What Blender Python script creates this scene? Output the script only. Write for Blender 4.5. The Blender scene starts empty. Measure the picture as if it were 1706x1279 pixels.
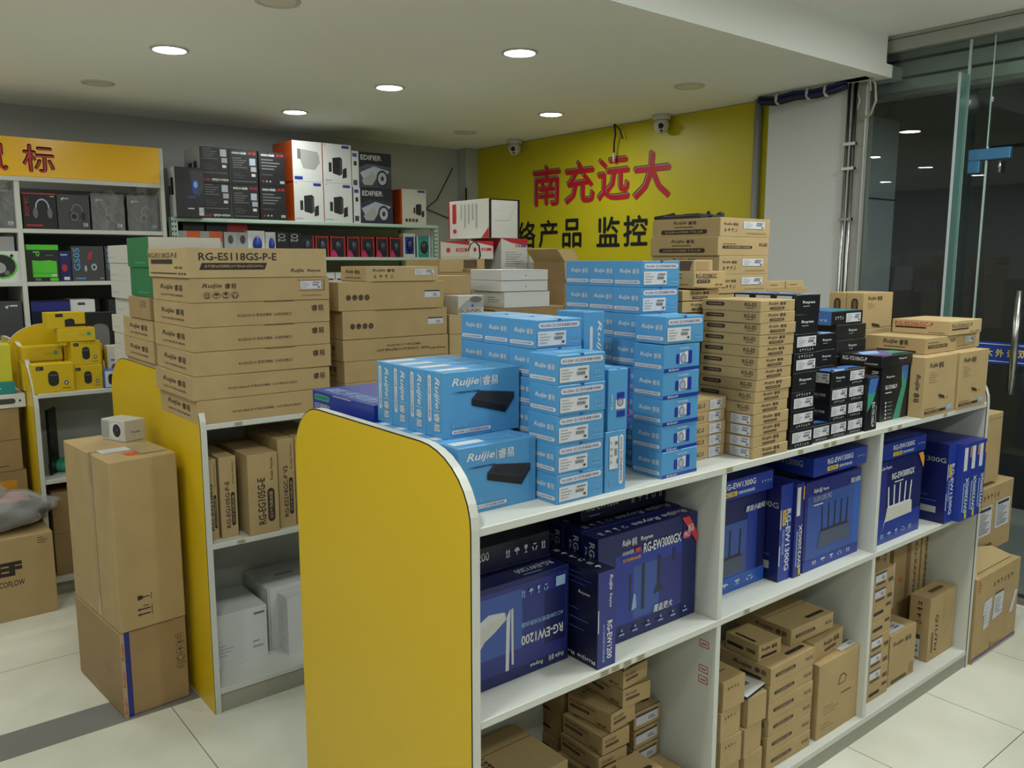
import bpy, math, random
from mathutils import Vector, Matrix
rnd = random.Random(7)
scene = bpy.context.scene
COL = scene.collection

# ------------------------------------------------------------------ camera, world, exposure
def make_camera():
    f, yaw, pitch, roll, H = 1388.0, 0.8910, 0.1471, 0.0006, 1.55
    cam = bpy.data.cameras.new('camera')
    cam.sensor_fit = 'HORIZONTAL'; cam.sensor_width = 36.0
    cam.lens = 36.0 * f / 1706.0
    cam.clip_start = 0.05; cam.clip_end = 60
    o = bpy.data.objects.new('camera', cam); COL.objects.link(o)
    fwd = Vector((math.cos(yaw)*math.cos(pitch), math.sin(yaw)*math.cos(pitch), -math.sin(pitch)))
    right = Vector((math.sin(yaw), -math.cos(yaw), 0)); up = right.cross(fwd)
    r = right*math.cos(roll) + up*math.sin(roll); u = -right*math.sin(roll) + up*math.cos(roll)
    m = Matrix((r, u, -fwd)).transposed().to_4x4(); m.translation = Vector((0, 0, H))
    o.matrix_world = m
    scene.camera = o
make_camera()
W = bpy.data.worlds.new('world'); scene.world = W; W.use_nodes = True
W.node_tree.nodes['Background'].inputs[0].default_value = (0.55, 0.62, 0.75, 1)
W.node_tree.nodes['Background'].inputs[1].default_value = 0.02
vs = scene.view_settings
vs.view_transform = 'Standard'; vs.look = 'None'; vs.gamma = 1.0; vs.use_curve_mapping = False
vs.exposure = 0.45
scene.cycles.max_bounces = 12; scene.cycles.diffuse_bounces = 7; scene.cycles.sample_clamp_indirect = 6.0
LAMP = 95.0        # radiance of a lit downlight diffuser
LAMP_HALL_ADDED = 105.0  # bigger unseen lamps, added under the raised front ceiling as fill

# ------------------------------------------------------------------ materials
def lin(c):
    c /= 255.0
    return c/12.92 if c <= 0.04045 else ((c+0.055)/1.055)**2.4
def rgb(r, g, b): return (lin(r), lin(g), lin(b), 1)
ALB = 0.70         # darkens the goods' colours so the ceiling reads as brighter lit
MATS = {}
FULL = ('ceiling_paint', 'wall_paint', 'floor_tile', 'lamp_off', 'column_paint', 'laminate_yellow', 'sign_yellow', 'aluminium', 'shutter_grey', 'pillar_tile', 'pavement')
def mat(name, c, rough=0.5, metal=0.0, emit=0.0, noise=0.0, nscale=6.0, spec=0.5, coat=0.0, bump=0.0):
    m = bpy.data.materials.new(name); m.use_nodes = True
    nt = m.node_tree; b = nt.nodes['Principled BSDF']
    col = rgb(*c)
    if not emit and name not in FULL: col = (col[0]*ALB, col[1]*ALB, col[2]*ALB, 1)
    b.inputs['Base Color'].default_value = col
    b.inputs['Roughness'].default_value = rough; b.inputs['Metallic'].default_value = metal
    b.inputs['Specular IOR Level'].default_value = spec
    if coat: b.inputs['Coat Weight'].default_value = coat; b.inputs['Coat Roughness'].default_value = 0.08
    if emit:
        b.inputs['Emission Color'].default_value = col; b.inputs['Emission Strength'].default_value = emit
    if noise or bump:
        tc = nt.nodes.new('ShaderNodeTexCoord'); nz = nt.nodes.new('ShaderNodeTexNoise')
        nz.inputs['Scale'].default_value = nscale; nz.inputs['Detail'].default_value = 5
        nt.links.new(tc.outputs['Object'], nz.inputs['Vector'])
        if noise:
            mp = nt.nodes.new('ShaderNodeMapRange')
            mp.inputs['From Min'].default_value = 0.3; mp.inputs['From Max'].default_value = 0.7
            mp.inputs['To Min'].default_value = 1-noise; mp.inputs['To Max'].default_value = 1+noise
            nt.links.new(nz.outputs['Fac'], mp.inputs['Value'])
            vm = nt.nodes.new('ShaderNodeVectorMath'); vm.operation = 'SCALE'
            vm.inputs[0].default_value = col[:3]
            nt.links.new(mp.outputs[0], vm.inputs['Scale']); nt.links.new(vm.outputs[0], b.inputs['Base Color'])
        if bump:
            bp = nt.nodes.new('ShaderNodeBump'); bp.inputs['Strength'].default_value = bump
            bp.inputs['Distance'].default_value = 0.01
            nt.links.new(nz.outputs['Fac'], bp.inputs['Height']); nt.links.new(bp.outputs[0], b.inputs['Normal'])
    MATS[name] = m
    return m
def clear_mat(name, tint, ior=1.5, rough=0.0, extra=0.0):
    m = bpy.data.materials.new(name); m.use_nodes = True; nt = m.node_tree
    nt.nodes.remove(nt.nodes['Principled BSDF']); out = nt.nodes['Material Output']
    t = nt.nodes.new('ShaderNodeBsdfTransparent'); t.inputs[0].default_value = (*tint, 1)
    g = nt.nodes.new('ShaderNodeBsdfGlossy'); g.inputs['Roughness'].default_value = rough
    fr = nt.nodes.new('ShaderNodeFresnel'); fr.inputs[0].default_value = ior
    mx = nt.nodes.new('ShaderNodeMixShader')
    if extra:
        ad = nt.nodes.new('ShaderNodeMath'); ad.inputs[1].default_value = extra; ad.use_clamp = True
        nt.links.new(fr.outputs[0], ad.inputs[0]); nt.links.new(ad.outputs[0], mx.inputs[0])
    else: nt.links.new(fr.outputs[0], mx.inputs[0])
    nt.links.new(t.outputs[0], mx.inputs[1]); nt.links.new(g.outputs[0], mx.inputs[2])
    nt.links.new(mx.outputs[0], out.inputs[0]); MATS[name] = m
    return m
M = MATS
for a in [
    ('ceiling_paint', (240, 242, 238), .8), ('wall_paint', (176, 178, 178), .8), ('column_paint', (198, 200, 200), .6),
    ('banner_yellow', (222, 208, 22), .42), ('banner_red', (205, 28, 44), .4), ('banner_black', (20, 22, 26), .45),
    ('sign_yellow', (236, 180, 6), .22), ('laminate_yellow', (204, 170, 6), .42), ('laminate_white', (226, 228, 220), .42),
    ('groove_dark', (60, 48, 30), .6), ('rack_mint', (196, 222, 208), .45), ('hole_dark', (60, 70, 66), .7),
    ('aluminium', (168, 168, 162), .45, .2), ('grey_metal', (120, 122, 122), .45, .6), ('shutter_grey', (222, 226, 222), .6),
    ('patch_blue', (70, 130, 175), .35, .3), ('steel', (190, 190, 188), .25, 1.0), ('strip_blue', (24, 62, 160), .4),
    ('ink', (52, 40, 34), .7), ('ink_soft', (104, 82, 58), .75), ('ink_red', (206, 44, 44), .6), ('white', (236, 238, 238), .5),
    ('paper', (226, 228, 236), .6), ('paper_blue', (160, 196, 236), .6), ('offwhite', (222, 220, 212), .5), ('grey_light', (178, 180, 180), .5),
    ('grey', (120, 122, 124), .55), ('grey_dark', (70, 72, 74), .5), ('black', (18, 18, 20), .45), ('black_soft', (34, 34, 38), .6),
    ('sky_blue', (90, 166, 224), .42), ('sky_blue_dark', (30, 84, 170), .42), ('sky_blue_pale', (134, 196, 238), .42),
    ('violet_ink', (112, 96, 160), .6), ('navy', (24, 32, 100), .34), ('indigo', (42, 50, 138), .34), ('royal', (36, 62, 168), .34),
    ('royal_light', (50, 104, 206), .34), ('navy_dark', (18, 20, 56), .34), ('blue_mist', (62, 94, 178), .36), ('router_dark', (44, 48, 66), .4),
    ('router_grey', (86, 96, 124), .4), ('tag_yellow', (244, 214, 50), .45), ('tag_orange', (240, 168, 50), .45), ('tag_red', (222, 62, 66), .45),
    ('magenta', (206, 40, 110), .5), ('carton_black', (24, 25, 29), .4), ('teal', (38, 150, 146), .45), ('art_green', (66, 168, 138), .4), ('art_blue', (70, 120, 200), .4),
    ('carton_yellow', (232, 196, 24), .42), ('carton_pale_yellow', (222, 218, 60), .45), ('carton_orange', (232, 96, 30), .42), ('carton_red', (200, 40, 46), .42),
    ('lime', (92, 220, 50), .42), ('carton_green', (44, 132, 78), .5), ('silver', (186, 196, 214), .35), ('car_dark', (44, 52, 78), .35), ('purple', (134, 70, 140), .5),
    ('cam_white', (228, 228, 224), .35), ('cable_blue', (24, 34, 92), .5), ('cable_black', (24, 24, 24), .5), ('cable_cream', (206, 204, 180), .5), ('conduit_grey', (150, 152, 150), .55),
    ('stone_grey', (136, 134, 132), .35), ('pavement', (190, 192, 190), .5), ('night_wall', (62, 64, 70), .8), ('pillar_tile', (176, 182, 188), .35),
    ('dust_board', (178, 176, 160), .6), ('tape_clear', (190, 172, 134), .15), ('cream_board', (206, 202, 176), .7), ('screen_black', (16, 17, 18), .2), ('red_cloth', (180, 90, 90), .8),
]: mat(*a)
mat('kraft', (196, 168, 118), .72, noise=.06, nscale=9)
mat('kraft_dark', (176, 146, 100), .75, noise=.06, nscale=9)
mat('kraft_pale', (206, 180, 130), .7, noise=.05, nscale=9)
mat('kraft_warm', (198, 160, 106), .75, noise=.05, nscale=9)  # slightly warmer kraft tone
mat('kraft_edge', (122, 92, 58), .8)
mat('lamp_lit', (250, 255, 249), .5, emit=LAMP)
mat('lamp_hall_added', (250, 255, 249), .5, emit=LAMP_HALL_ADDED)
mat('lamp_off', (214, 212, 190), .4)
clear_mat('glass_clear', (.86, .92, .90))
clear_mat('glass_edge', (.45, .66, .58), extra=.05)
clear_mat('plastic_film', (.86, .86, .87), rough=.16, extra=.07)
clear_mat('bag_film', (.95, .95, .95), rough=.25, extra=.05)
def milky(name, alpha, rough):
    m = mat(name, (226, 226, 228), rough); m.node_tree.nodes['Principled BSDF'].inputs['Alpha'].default_value = alpha
milky('bag_film', .34, .3); milky('plastic_film', .26, .14)
mat('fin_edge', (190, 216, 206), .3); milky('glass_edge', .4, .1); MATS['glass_edge'].node_tree.nodes['Principled BSDF'].inputs['Base Color'].default_value = rgb(96, 140, 132)

def floor_material():
    m = mat('floor_tile', (214, 212, 198), .2, spec=.5)
    nt = m.node_tree; b = nt.nodes['Principled BSDF']; L = nt.links
    g = nt.nodes.new('ShaderNodeNewGeometry'); s = nt.nodes.new('ShaderNodeSeparateXYZ'); L.new(g.outputs['Position'], s.inputs[0])
    def line(sock, off, step):
        a = nt.nodes.new('ShaderNodeMath'); a.operation = 'SUBTRACT'; a.inputs[1].default_value = off; L.new(sock, a.inputs[0])
        d = nt.nodes.new('ShaderNodeMath'); d.operation = 'DIVIDE'; d.inputs[1].default_value = step; L.new(a.outputs[0], d.inputs[0])
        r = nt.nodes.new('ShaderNodeMath'); r.operation = 'ROUND'; L.new(d.outputs[0], r.inputs[0])
        e = nt.nodes.new('ShaderNodeMath'); e.operation = 'SUBTRACT'; L.new(d.outputs[0], e.inputs[0]); L.new(r.outputs[0], e.inputs[1])
        f = nt.nodes.new('ShaderNodeMath'); f.operation = 'ABSOLUTE'; L.new(e.outputs[0], f.inputs[0])
        h = nt.nodes.new('ShaderNodeMath'); h.operation = 'LESS_THAN'; h.inputs[1].default_value = .0015/step; L.new(f.outputs[0], h.inputs[0])
        return h.outputs[0]
    lx = line(s.outputs[0], .785, .54); ly = line(s.outputs[1], .93, .65)
    mx = nt.nodes.new('ShaderNodeMath'); mx.operation = 'MAXIMUM'; L.new(lx, mx.inputs[0]); L.new(ly, mx.inputs[1])
    nz = nt.nodes.new('ShaderNodeTexNoise'); nz.inputs['Scale'].default_value = 2.2; nz.inputs['Detail'].default_value = 7; L.new(g.outputs['Position'], nz.inputs['Vector'])
    cr = nt.nodes.new('ShaderNodeValToRGB'); cr.color_ramp.elements[0].position = .3; cr.color_ramp.elements[1].position = .62
    cr.color_ramp.elements[0].color = rgb(192, 190, 176); cr.color_ramp.elements[1].color = rgb(212, 211, 199); L.new(nz.outputs['Fac'], cr.inputs[0])
    mc = nt.nodes.new('ShaderNodeMixRGB'); L.new(mx.outputs[0], mc.inputs[0]); L.new(cr.outputs[0], mc.inputs[1]); mc.inputs[2].default_value = rgb(104, 102, 90)
    L.new(mc.outputs[0], b.inputs['Base Color'])
floor_material()

# ------------------------------------------------------------------ mesh helper
class MB:
    def __init__(s): s.v = []; s.f = []; s.m = []; s.ml = []; s.sm = []
    def mi(s, name):
        if name not in s.ml: s.ml.append(name)
        return s.ml.index(name)
    def poly(s, pts, mname, smooth=False):
        n = len(s.v); s.v += [tuple(p) for p in pts]; s.f.append(tuple(range(n, n+len(pts)))); s.m.append(s.mi(mname)); s.sm.append(smooth)
    def grid(s, verts, faces, mname, smooth=False):
        n = len(s.v); k = s.mi(mname); s.v += [tuple(p) for p in verts]
        for f in faces: s.f.append(tuple(i+n for i in f)); s.m.append(k); s.sm.append(smooth)
    def box(s, x0, y0, z0, x1, y1, z1, mname, b=0.0):
        if b <= 0:
            v = [(x0,y0,z0),(x1,y0,z0),(x1,y1,z0),(x0,y1,z0),(x0,y0,z1),(x1,y0,z1),(x1,y1,z1),(x0,y1,z1)]
            s.grid(v, [(0,3,2,1),(4,5,6,7),(0,1,5,4),(1,2,6,5),(2,3,7,6),(3,0,4,7)], mname); return
        X, Y, Z = (x0, x1), (y0, y1), (z0, z1); v = []; idx = {}
        for i in (0,1):
            for j in (0,1):
                for k in (0,1):
                    sx, sy, sz = (b if i == 0 else -b), (b if j == 0 else -b), (b if k == 0 else -b)
                    for ax in range(3):
                        p = [X[i]+sx, Y[j]+sy, Z[k]+sz]; p[ax] = (X[i], Y[j], Z[k])[ax]
                        idx[i,j,k,ax] = len(v); v.append(tuple(p))
        F = []
        def q(*a): F.append(tuple(idx[t] for t in a))
        for i in (0,1):
            o = [(i,0,0,0),(i,1,0,0),(i,1,1,0),(i,0,1,0)]; q(*(o if i else o[::-1]))
            o = [(0,i,0,1),(0,i,1,1),(1,i,1,1),(1,i,0,1)]; q(*(o if i else o[::-1]))
            o = [(0,0,i,2),(1,0,i,2),(1,1,i,2),(0,1,i,2)]; q(*(o if i else o[::-1]))
        for i in (0,1):
            for j in (0,1):
                o = [(i,j,0,0),(i,j,0,1),(i,j,1,1),(i,j,1,0)]; q(*(o if (i+j) % 2 == 1 else o[::-1]))
                o = [(i,0,j,0),(i,1,j,0),(i,1,j,2),(i,0,j,2)]; q(*(o if (i+j) % 2 == 1 else o[::-1]))
                o = [(0,i,j,1),(1,i,j,1),(1,i,j,2),(0,i,j,2)]; q(*(o if (i+j) % 2 == 0 else o[::-1]))
        for i in (0,1):
            for j in (0,1):
                for k in (0,1):
                    o = [(i,j,k,0),(i,j,k,1),(i,j,k,2)]; q(*(o if (i+j+k) % 2 == 1 else o[::-1]))
        s.grid(v, F, mname)
    def prism(s, pts, axis, a, b, mcap, mside, mcap2=None):
        """closed outline pts (2D) extruded along axis 'x','y','z' from a to b"""
        def P(p, t): return {'x': (t, p[0], p[1]), 'y': (p[0], t, p[1]), 'z': (p[0], p[1], t)}[axis]
        n = len(pts); A = [P(p, a) for p in pts]; B = [P(p, b) for p in pts]
        s.poly(A[::-1], mcap); s.poly(B, mcap2 or mcap)
        s.grid(A+B, [(i, (i+1) % n, n+(i+1) % n, n+i) for i in range(n)], mside)
    def tube(s, path, r, mname, n=8):
        path = [Vector(p) for p in path]; V = []; F = []
        for i, p in enumerate(path):
            d = (path[min(i+1, len(path)-1)]-path[max(i-1, 0)]).normalized()
            a = d.cross(Vector((0,0,1)) if abs(d.z) < .9 else Vector((1,0,0))).normalized(); c = d.cross(a)
            for k in range(n):
                t = 2*math.pi*k/n; V.append(p + (a*math.cos(t)+c*math.sin(t))*r)
        for i in range(len(path)-1):
            for k in range(n): F.append((i*n+k, i*n+(k+1) % n, (i+1)*n+(k+1) % n, (i+1)*n+k))
        F.append(tuple(range(n))[::-1]); F.append(tuple(range((len(path)-1)*n, len(path)*n)))
        s.grid(V, F, mname, True)
    def lathe(s, prof, mname, n=28, c=(0,0,0)):
        V = []; F = []
        for r, z in prof:
            for k in range(n):
                t = 2*math.pi*k/n; V.append((c[0]+r*math.cos(t), c[1]+r*math.sin(t), c[2]+z))
        for i in range(len(prof)-1):
            for k in range(n): F.append((i*n+k, i*n+(k+1) % n, (i+1)*n+(k+1) % n, (i+1)*n+k))
        s.grid(V, F, mname, True)
    def ball(s, c, r, mname, nu=16, nv=10, f=None):
        V = []; F = []
        for j in range(nv+1):
            ph = math.pi*j/nv
            for i in range(nu):
                th = 2*math.pi*i/nu; d = (math.sin(ph)*math.cos(th), math.sin(ph)*math.sin(th), math.cos(ph))
                k = f(d) if f else 1.0
                V.append((c[0]+r[0]*d[0]*k, c[1]+r[1]*d[1]*k, c[2]+r[2]*d[2]*k))
        for j in range(nv):
            for i in range(nu): F.append((j*nu+i, (j+1)*nu+i, (j+1)*nu+(i+1) % nu, j*nu+(i+1) % nu))
        s.grid(V, F, mname, True)
    def mesh(s, name):
        me = bpy.data.meshes.new(name); me.from_pydata(s.v, [], s.f)
        for k in s.ml: me.materials.append(M[k])
        me.polygons.foreach_set('material_index', s.m); me.polygons.foreach_set('use_smooth', s.sm)
        me.update(); return me
    def build(s, name, parent=None, loc=(0,0,0), rz=0.0):
        return link(name, s.mesh(name), parent, loc, rz)
def link(name, me, parent=None, loc=(0,0,0), rz=0.0):
    o = bpy.data.objects.new(name, me); COL.objects.link(o)
    o.location = loc; o.rotation_euler = (0, 0, math.radians(rz))
    if parent is not None: o.parent = parent
    return o
def tag(o, label, cat, group=None):
    o['label'] = label; o['category'] = cat
    if group: o['group'] = group
    return o
def empty(name, loc, label, cat, group=None, rz=0.0):
    return tag(link(name, None, None, loc, rz), label, cat, group)
def struct(o, label=None, cat=None):
    o['kind'] = 'structure'
    if label: o['label'] = label
    if cat: o['category'] = cat
    return o

# ------------------------------------------------------------------ lettering
_TC = {}
def text2d(s, shear=0.0, bold=0.0):
    key = (s, shear, bold)
    if key in _TC: return _TC[key]
    c = bpy.data.curves.new('t', 'FONT'); c.body = s; c.shear = shear; c.offset = bold; c.resolution_u = 2; c.fill_mode = 'FRONT'
    o = bpy.data.objects.new('t', c); COL.objects.link(o)
    dg = bpy.context.evaluated_depsgraph_get(); ev = o.evaluated_get(dg); me = ev.to_mesh()
    v = [(p.co.x, p.co.y) for p in me.vertices]; f = [tuple(p.vertices) for p in me.polygons]
    ev.to_mesh_clear(); bpy.data.objects.remove(o); bpy.data.curves.remove(c)
    x0 = min(p[0] for p in v); x1 = max(p[0] for p in v); y0 = min(p[1] for p in v); y1 = max(p[1] for p in v)
    v = [((x-x0)/(x1-x0), (y-y0)/(y1-y0)) for x, y in v]
    _TC[key] = (v, f); return _TC[key]

class Face:
    """prints on one face of a box: coordinates run 0..1 across (u) and up (v) as the face is read from outside"""
    def __init__(s, mb, face, w, d, h): s.mb, s.k, s.w, s.d, s.h, s.n = mb, face, w, d, h, 0
    def P(s, u, v):
        e = .0004 + .00012*s.n; w, d, h = s.w/2, s.d/2, s.h
        return {'F': (-w+u*s.w, -d-e, v*h), 'B': (w-u*s.w, d+e, v*h), 'L': (-w-e, d-u*s.d, v*h),
                'R': (w+e, -d+u*s.d, v*h), 'T': (-w+u*s.w, -d+v*s.d, h+e)}[s.k]
    def size(s): return {'F': (s.w, s.h), 'B': (s.w, s.h), 'L': (s.d, s.h), 'R': (s.d, s.h), 'T': (s.w, s.d)}[s.k]
    def poly(s, pts, m): s.n += 1; s.mb.poly([s.P(*p) for p in pts], m)
    def rect(s, u0, v0, u1, v1, m): s.poly([(u0,v0),(u1,v0),(u1,v1),(u0,v1)], m)
    def ell(s, cu, cv, ru, rv, m, n=16): s.poly([(cu+ru*math.cos(2*math.pi*i/n), cv+rv*math.sin(2*math.pi*i/n)) for i in range(n)], m)
    def pill(s, u0, v0, u1, v1, m, k=.5):
        W_, H_ = s.size(); r = k*min((u1-u0)*W_, (v1-v0)*H_); ru, rv = r/W_, r/H_; pts = []
        for cu, cv, a in ((u1-ru, v0+rv, -90), (u1-ru, v1-rv, 0), (u0+ru, v1-rv, 90), (u0+ru, v0+rv, 180)):
            for i in range(4):
                t = math.radians(a+30*i); pts.append((cu+ru*math.cos(t), cv+rv*math.sin(t)))
        s.poly(pts, m)
    def text(s, t, u0, v0, u1, v1, m, rot=0, shear=0.0, bold=0.012):
        cjk = any(ord(c) > 0x2e80 for c in t)      # dense characters are thickened by a second, shifted pass
        v, f = text2d(t, shear, 0 if cjk else bold); e = .022/len(t)
        for dx, dy in (((-e, 0), (e, .02)) if cjk and bold else ((0, 0),)):
            s.n += 1; out = []
            for x, y in v:
                x += dx; y += dy
                if rot == 90: x, y = y, 1-x
                elif rot == 180: x, y = 1-x, 1-y
                elif rot == 270: x, y = 1-y, x
                out.append(s.P(u0+x*(u1-u0), v0+y*(v1-v0)))
            s.mb.grid(out, f, m)
    def logo(s, u0, v0, u1, v1, m, rot=0, sep=False):
        def sub(a, b):
            if rot == 0: return (u0+a*(u1-u0), v0, u0+b*(u1-u0), v1)
            if rot == 180: return (u1-b*(u1-u0), v0, u1-a*(u1-u0), v1)
            if rot == 90: return (u0, v1-b*(v1-v0), u1, v1-a*(v1-v0))
            return (u0, v0+a*(v1-v0), u1, v0+b*(v1-v0))
        s.text('Ruijie', *sub(0, .58), m, rot, .28, .016)
        if sep: s.rect(*sub(.615, .625), m)
        s.text('睿易', *sub(.66, 1), m, rot, 0, .018)
    def lines(s, u0, v0, u1, v1, n, m, fill=.45, vert=False):
        for i in range(n):
            k = .55+.45*((i*37 % 10)/10)
            if vert:
                a = u0+(u1-u0)*(i+.5)/n; t = (u1-u0)/n*fill/2; s.rect(a-t, v1-(v1-v0)*k, a+t, v1, m)
            else:
                a = v1-(v1-v0)*(i+.5)/n; t = (v1-v0)/n*fill/2; s.rect(u0, a-t, u0+(u1-u0)*k, a+t, m)
    def icons(s, u0, v0, u1, v1, n, m, bg=None, vert=False):
        """a run of little carton symbols: this side up, keep dry, fragile, recycle"""
        for i in range(n):
            if vert:
                st = (v1-v0)/n; a, b, c, d = u0, v1-(i+.9)*st, u1, v1-(i+.1)*st
            else:
                st = (u1-u0)/n; a, b, c, d = u0+(i+.1)*st, v0, u0+(i+.9)*st, v1
            W_ = c-a; H_ = d-b
            X = lambda t: a+t*W_
            Y = lambda t: b+t*H_
            k = i % 4
            if bg:
                s.ell(X(.5), Y(.5), W_*.5, H_*.5, m); s.ell(X(.5), Y(.5), W_*.42, H_*.42, bg)
            if k == 0:
                for t in (.28, .58): s.rect(X(t), Y(.2), X(t+.12), Y(.6), m); s.poly([(X(t-.08), Y(.58)), (X(t+.2), Y(.58)), (X(t+.06), Y(.85))], m)
                s.rect(X(.2), Y(.12), X(.8), Y(.18), m)
            elif k == 1:
                s.poly([(X(.5+.36*math.cos(t)), Y(.48+.34*math.sin(t))) for t in [math.pi*j/8 for j in range(9)]], m); s.rect(X(.46), Y(.12), X(.54), Y(.5), m)
            elif k == 2:
                s.poly([(X(.25), Y(.85)), (X(.32), Y(.5)), (X(.68), Y(.5)), (X(.75), Y(.85))], m); s.rect(X(.46), Y(.2), X(.54), Y(.5), m); s.rect(X(.3), Y(.13), X(.7), Y(.2), m)
            else:
                for t in (90, 210, 330):
                    p = [(X(.5+.42*math.cos(math.radians(t+o))*q), Y(.46+.42*math.sin(math.radians(t+o))*q)) for o, q in ((-40, 1), (35, 1), (35, .6), (-40, .6))]
                    s.poly(p, m)

# ------------------------------------------------------------------ cartons: a kind is built once, its copies share the mesh
KINDS = {}
class Kind: pass
def kind(key, name, cat, w, d, h, base, art=None, stickers=(), bevel=.0012, parts=()):
    mb = MB(); mb.box(-w/2, -d/2, 0, w/2, d/2, h, base, bevel)
    F = {k: Face(mb, k, w, d, h) for k in 'FBLRT'}
    if art: art(F)
    k = Kind(); k.name, k.cat, k.w, k.d, k.h = name, cat, w, d, h
    k.me = mb.mesh(name); k.kids = []
    for st in stickers:
        fc, u0, v0, u1, v1 = st[:5]; col = st[5] if len(st) > 5 else 'paper'; style = st[6] if len(st) > 6 else 'barcode'
        sb = MB(); f = Face(sb, fc, w, d, h); f.n = 8; f.rect(u0, v0, u1, v1, col); du, dv = u1-u0, v1-v0
        if style == 'barcode':
            f.lines(u0+.06*du, v0+.12*dv, u0+.5*du, v1-.1*dv, 4, 'grey_light', .4)
            for i in range(6): f.rect(u0+(.58+.05*i)*du, v0+.4*dv, u0+(.605+.05*i)*du, v0+.62*dv, 'grey_dark')
            f.rect(u0+.6*du, v0+.74*dv, u0+.92*du, v0+.84*dv, 'grey')
            f.rect(u0+.84*du, v0+.15*dv, u0+.93*du, v0+.3*dv, 'grey_dark')
        elif style == 'band':
            f.rect(u0, v1-.2*dv, u1, v1, 'grey_dark'); f.rect(u0+.55*du, v0+.2*dv, u0+.85*du, v0+.32*dv, 'grey'); f.rect(u0+.55*du, v0+.42*dv, u0+.8*du, v0+.52*dv, 'grey')
        elif style == 'waybill':
            f.lines(u0+.1*du, v0+.08*dv, u1-.1*du, v1-.2*dv, 9, 'grey', .4); f.rect(u0+.1*du, v1-.15*dv, u1-.1*du, v1-.05*dv, 'grey_dark')
        k.kids.append(('label_sticker', sb.mesh('label_sticker'), None))
    for nm, fn, lab in parts:
        pb = MB(); fn(pb, w, d, h); k.kids.append((nm, pb.mesh(nm), lab))
    KINDS[key] = k; return k
def put(key, x, y, z, label, group=None, rz=0.0, tilt=None):
    """stand a carton with its near left bottom corner at x, y, z; rz turns it about that corner"""
    k = KINDS[key]; t = math.radians(rz); cx, cy = k.w/2, k.d/2
    o = link(k.name, k.me, None, (x+cx*math.cos(t)-cy*math.sin(t), y+cx*math.sin(t)+cy*math.cos(t), z), rz)
    if tilt: o.rotation_euler = (math.radians(tilt[0]), math.radians(tilt[1]), t)
    tag(o, label, k.cat, group)
    for nm, me, lab in k.kids:
        c = link(nm, me, o)
        if lab: c['label'] = lab
    return o
ORD = ['first', 'second', 'third', 'fourth', 'fifth', 'sixth', 'seventh', 'eighth', 'ninth', 'tenth']
def lev(i, n):
    if i == 0: return 'bottom one'
    if i == n-1: return 'top one'
    return (ORD[i]+' from bottom') if i <= n/2 - .5 else (ORD[n-1-i]+' from top')
def stack(key, x, y, z, n, fmt, group, dz=None, jit=.0025, rz=0.0, jr=.8, i0=0, total=None):
    k = KINDS[key]
    for i in range(n):
        put(key, x+rnd.uniform(-jit, jit), y+rnd.uniform(0, jit), z+i*(dz or k.h), fmt.format(lev(i+i0, total or n)), group, rz+rnd.uniform(-jr, jr))

# ------------------------------------------------------------------ room shell
ZC, ZU, XR, YB, YS = 2.43, 2.62, 4.10, 5.62, 2.13
def slab(name, x0, y0, z0, x1, y1, z1, m, label=None):
    b = MB(); b.box(x0, y0, z0, x1, y1, z1, m); return struct(b.build(name), label)
slab('floor', -2.6, -2.6, -.06, XR+.02, YB+.1, 0, 'floor_tile')
slab('trim_1', -2.5, 2.872, 0, .885, 3.04, .0012, 'stone_grey', 'dark grey stone strip set into the tiled floor')
slab('ceiling', -2.6, YS, ZC, XR+.1, YB+.1, ZC+.06, 'ceiling_paint')
slab('ceiling_raised', -2.6, -2.6, ZU, XR+.1, YS+.06, ZU+.06, 'ceiling_paint')
slab('trim_2', -2.6, YS, ZC+.06, XR-.06, YS+.05, ZU, 'ceiling_paint', 'step between the low ceiling and the raised ceiling')
slab('wall_back', -2.6, YB, 0, XR+.1, YB+.1, ZC, 'wall_paint')
slab('wall_right', XR, 2.28, 0, XR+.1, YB, ZC, 'wall_paint')
slab('wall_left', -2.6, -2.6, 0, -2.5, YB, ZU, 'wall_paint')
slab('wall_front', -2.6, -2.6, 0, XR, -2.5, ZU, 'wall_paint')
slab('column_right', XR-.07, 2.315, 0, XR+.1, 2.77, ZC, 'column_paint', 'white square column between yellow banner and glass front')
b = MB(); b.box(3.98, 5.50, 0, XR, YB, ZC, 'wall_paint', .004); struct(b.build('column_corner'), 'grey boxed pipe casing in the far corner')

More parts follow.
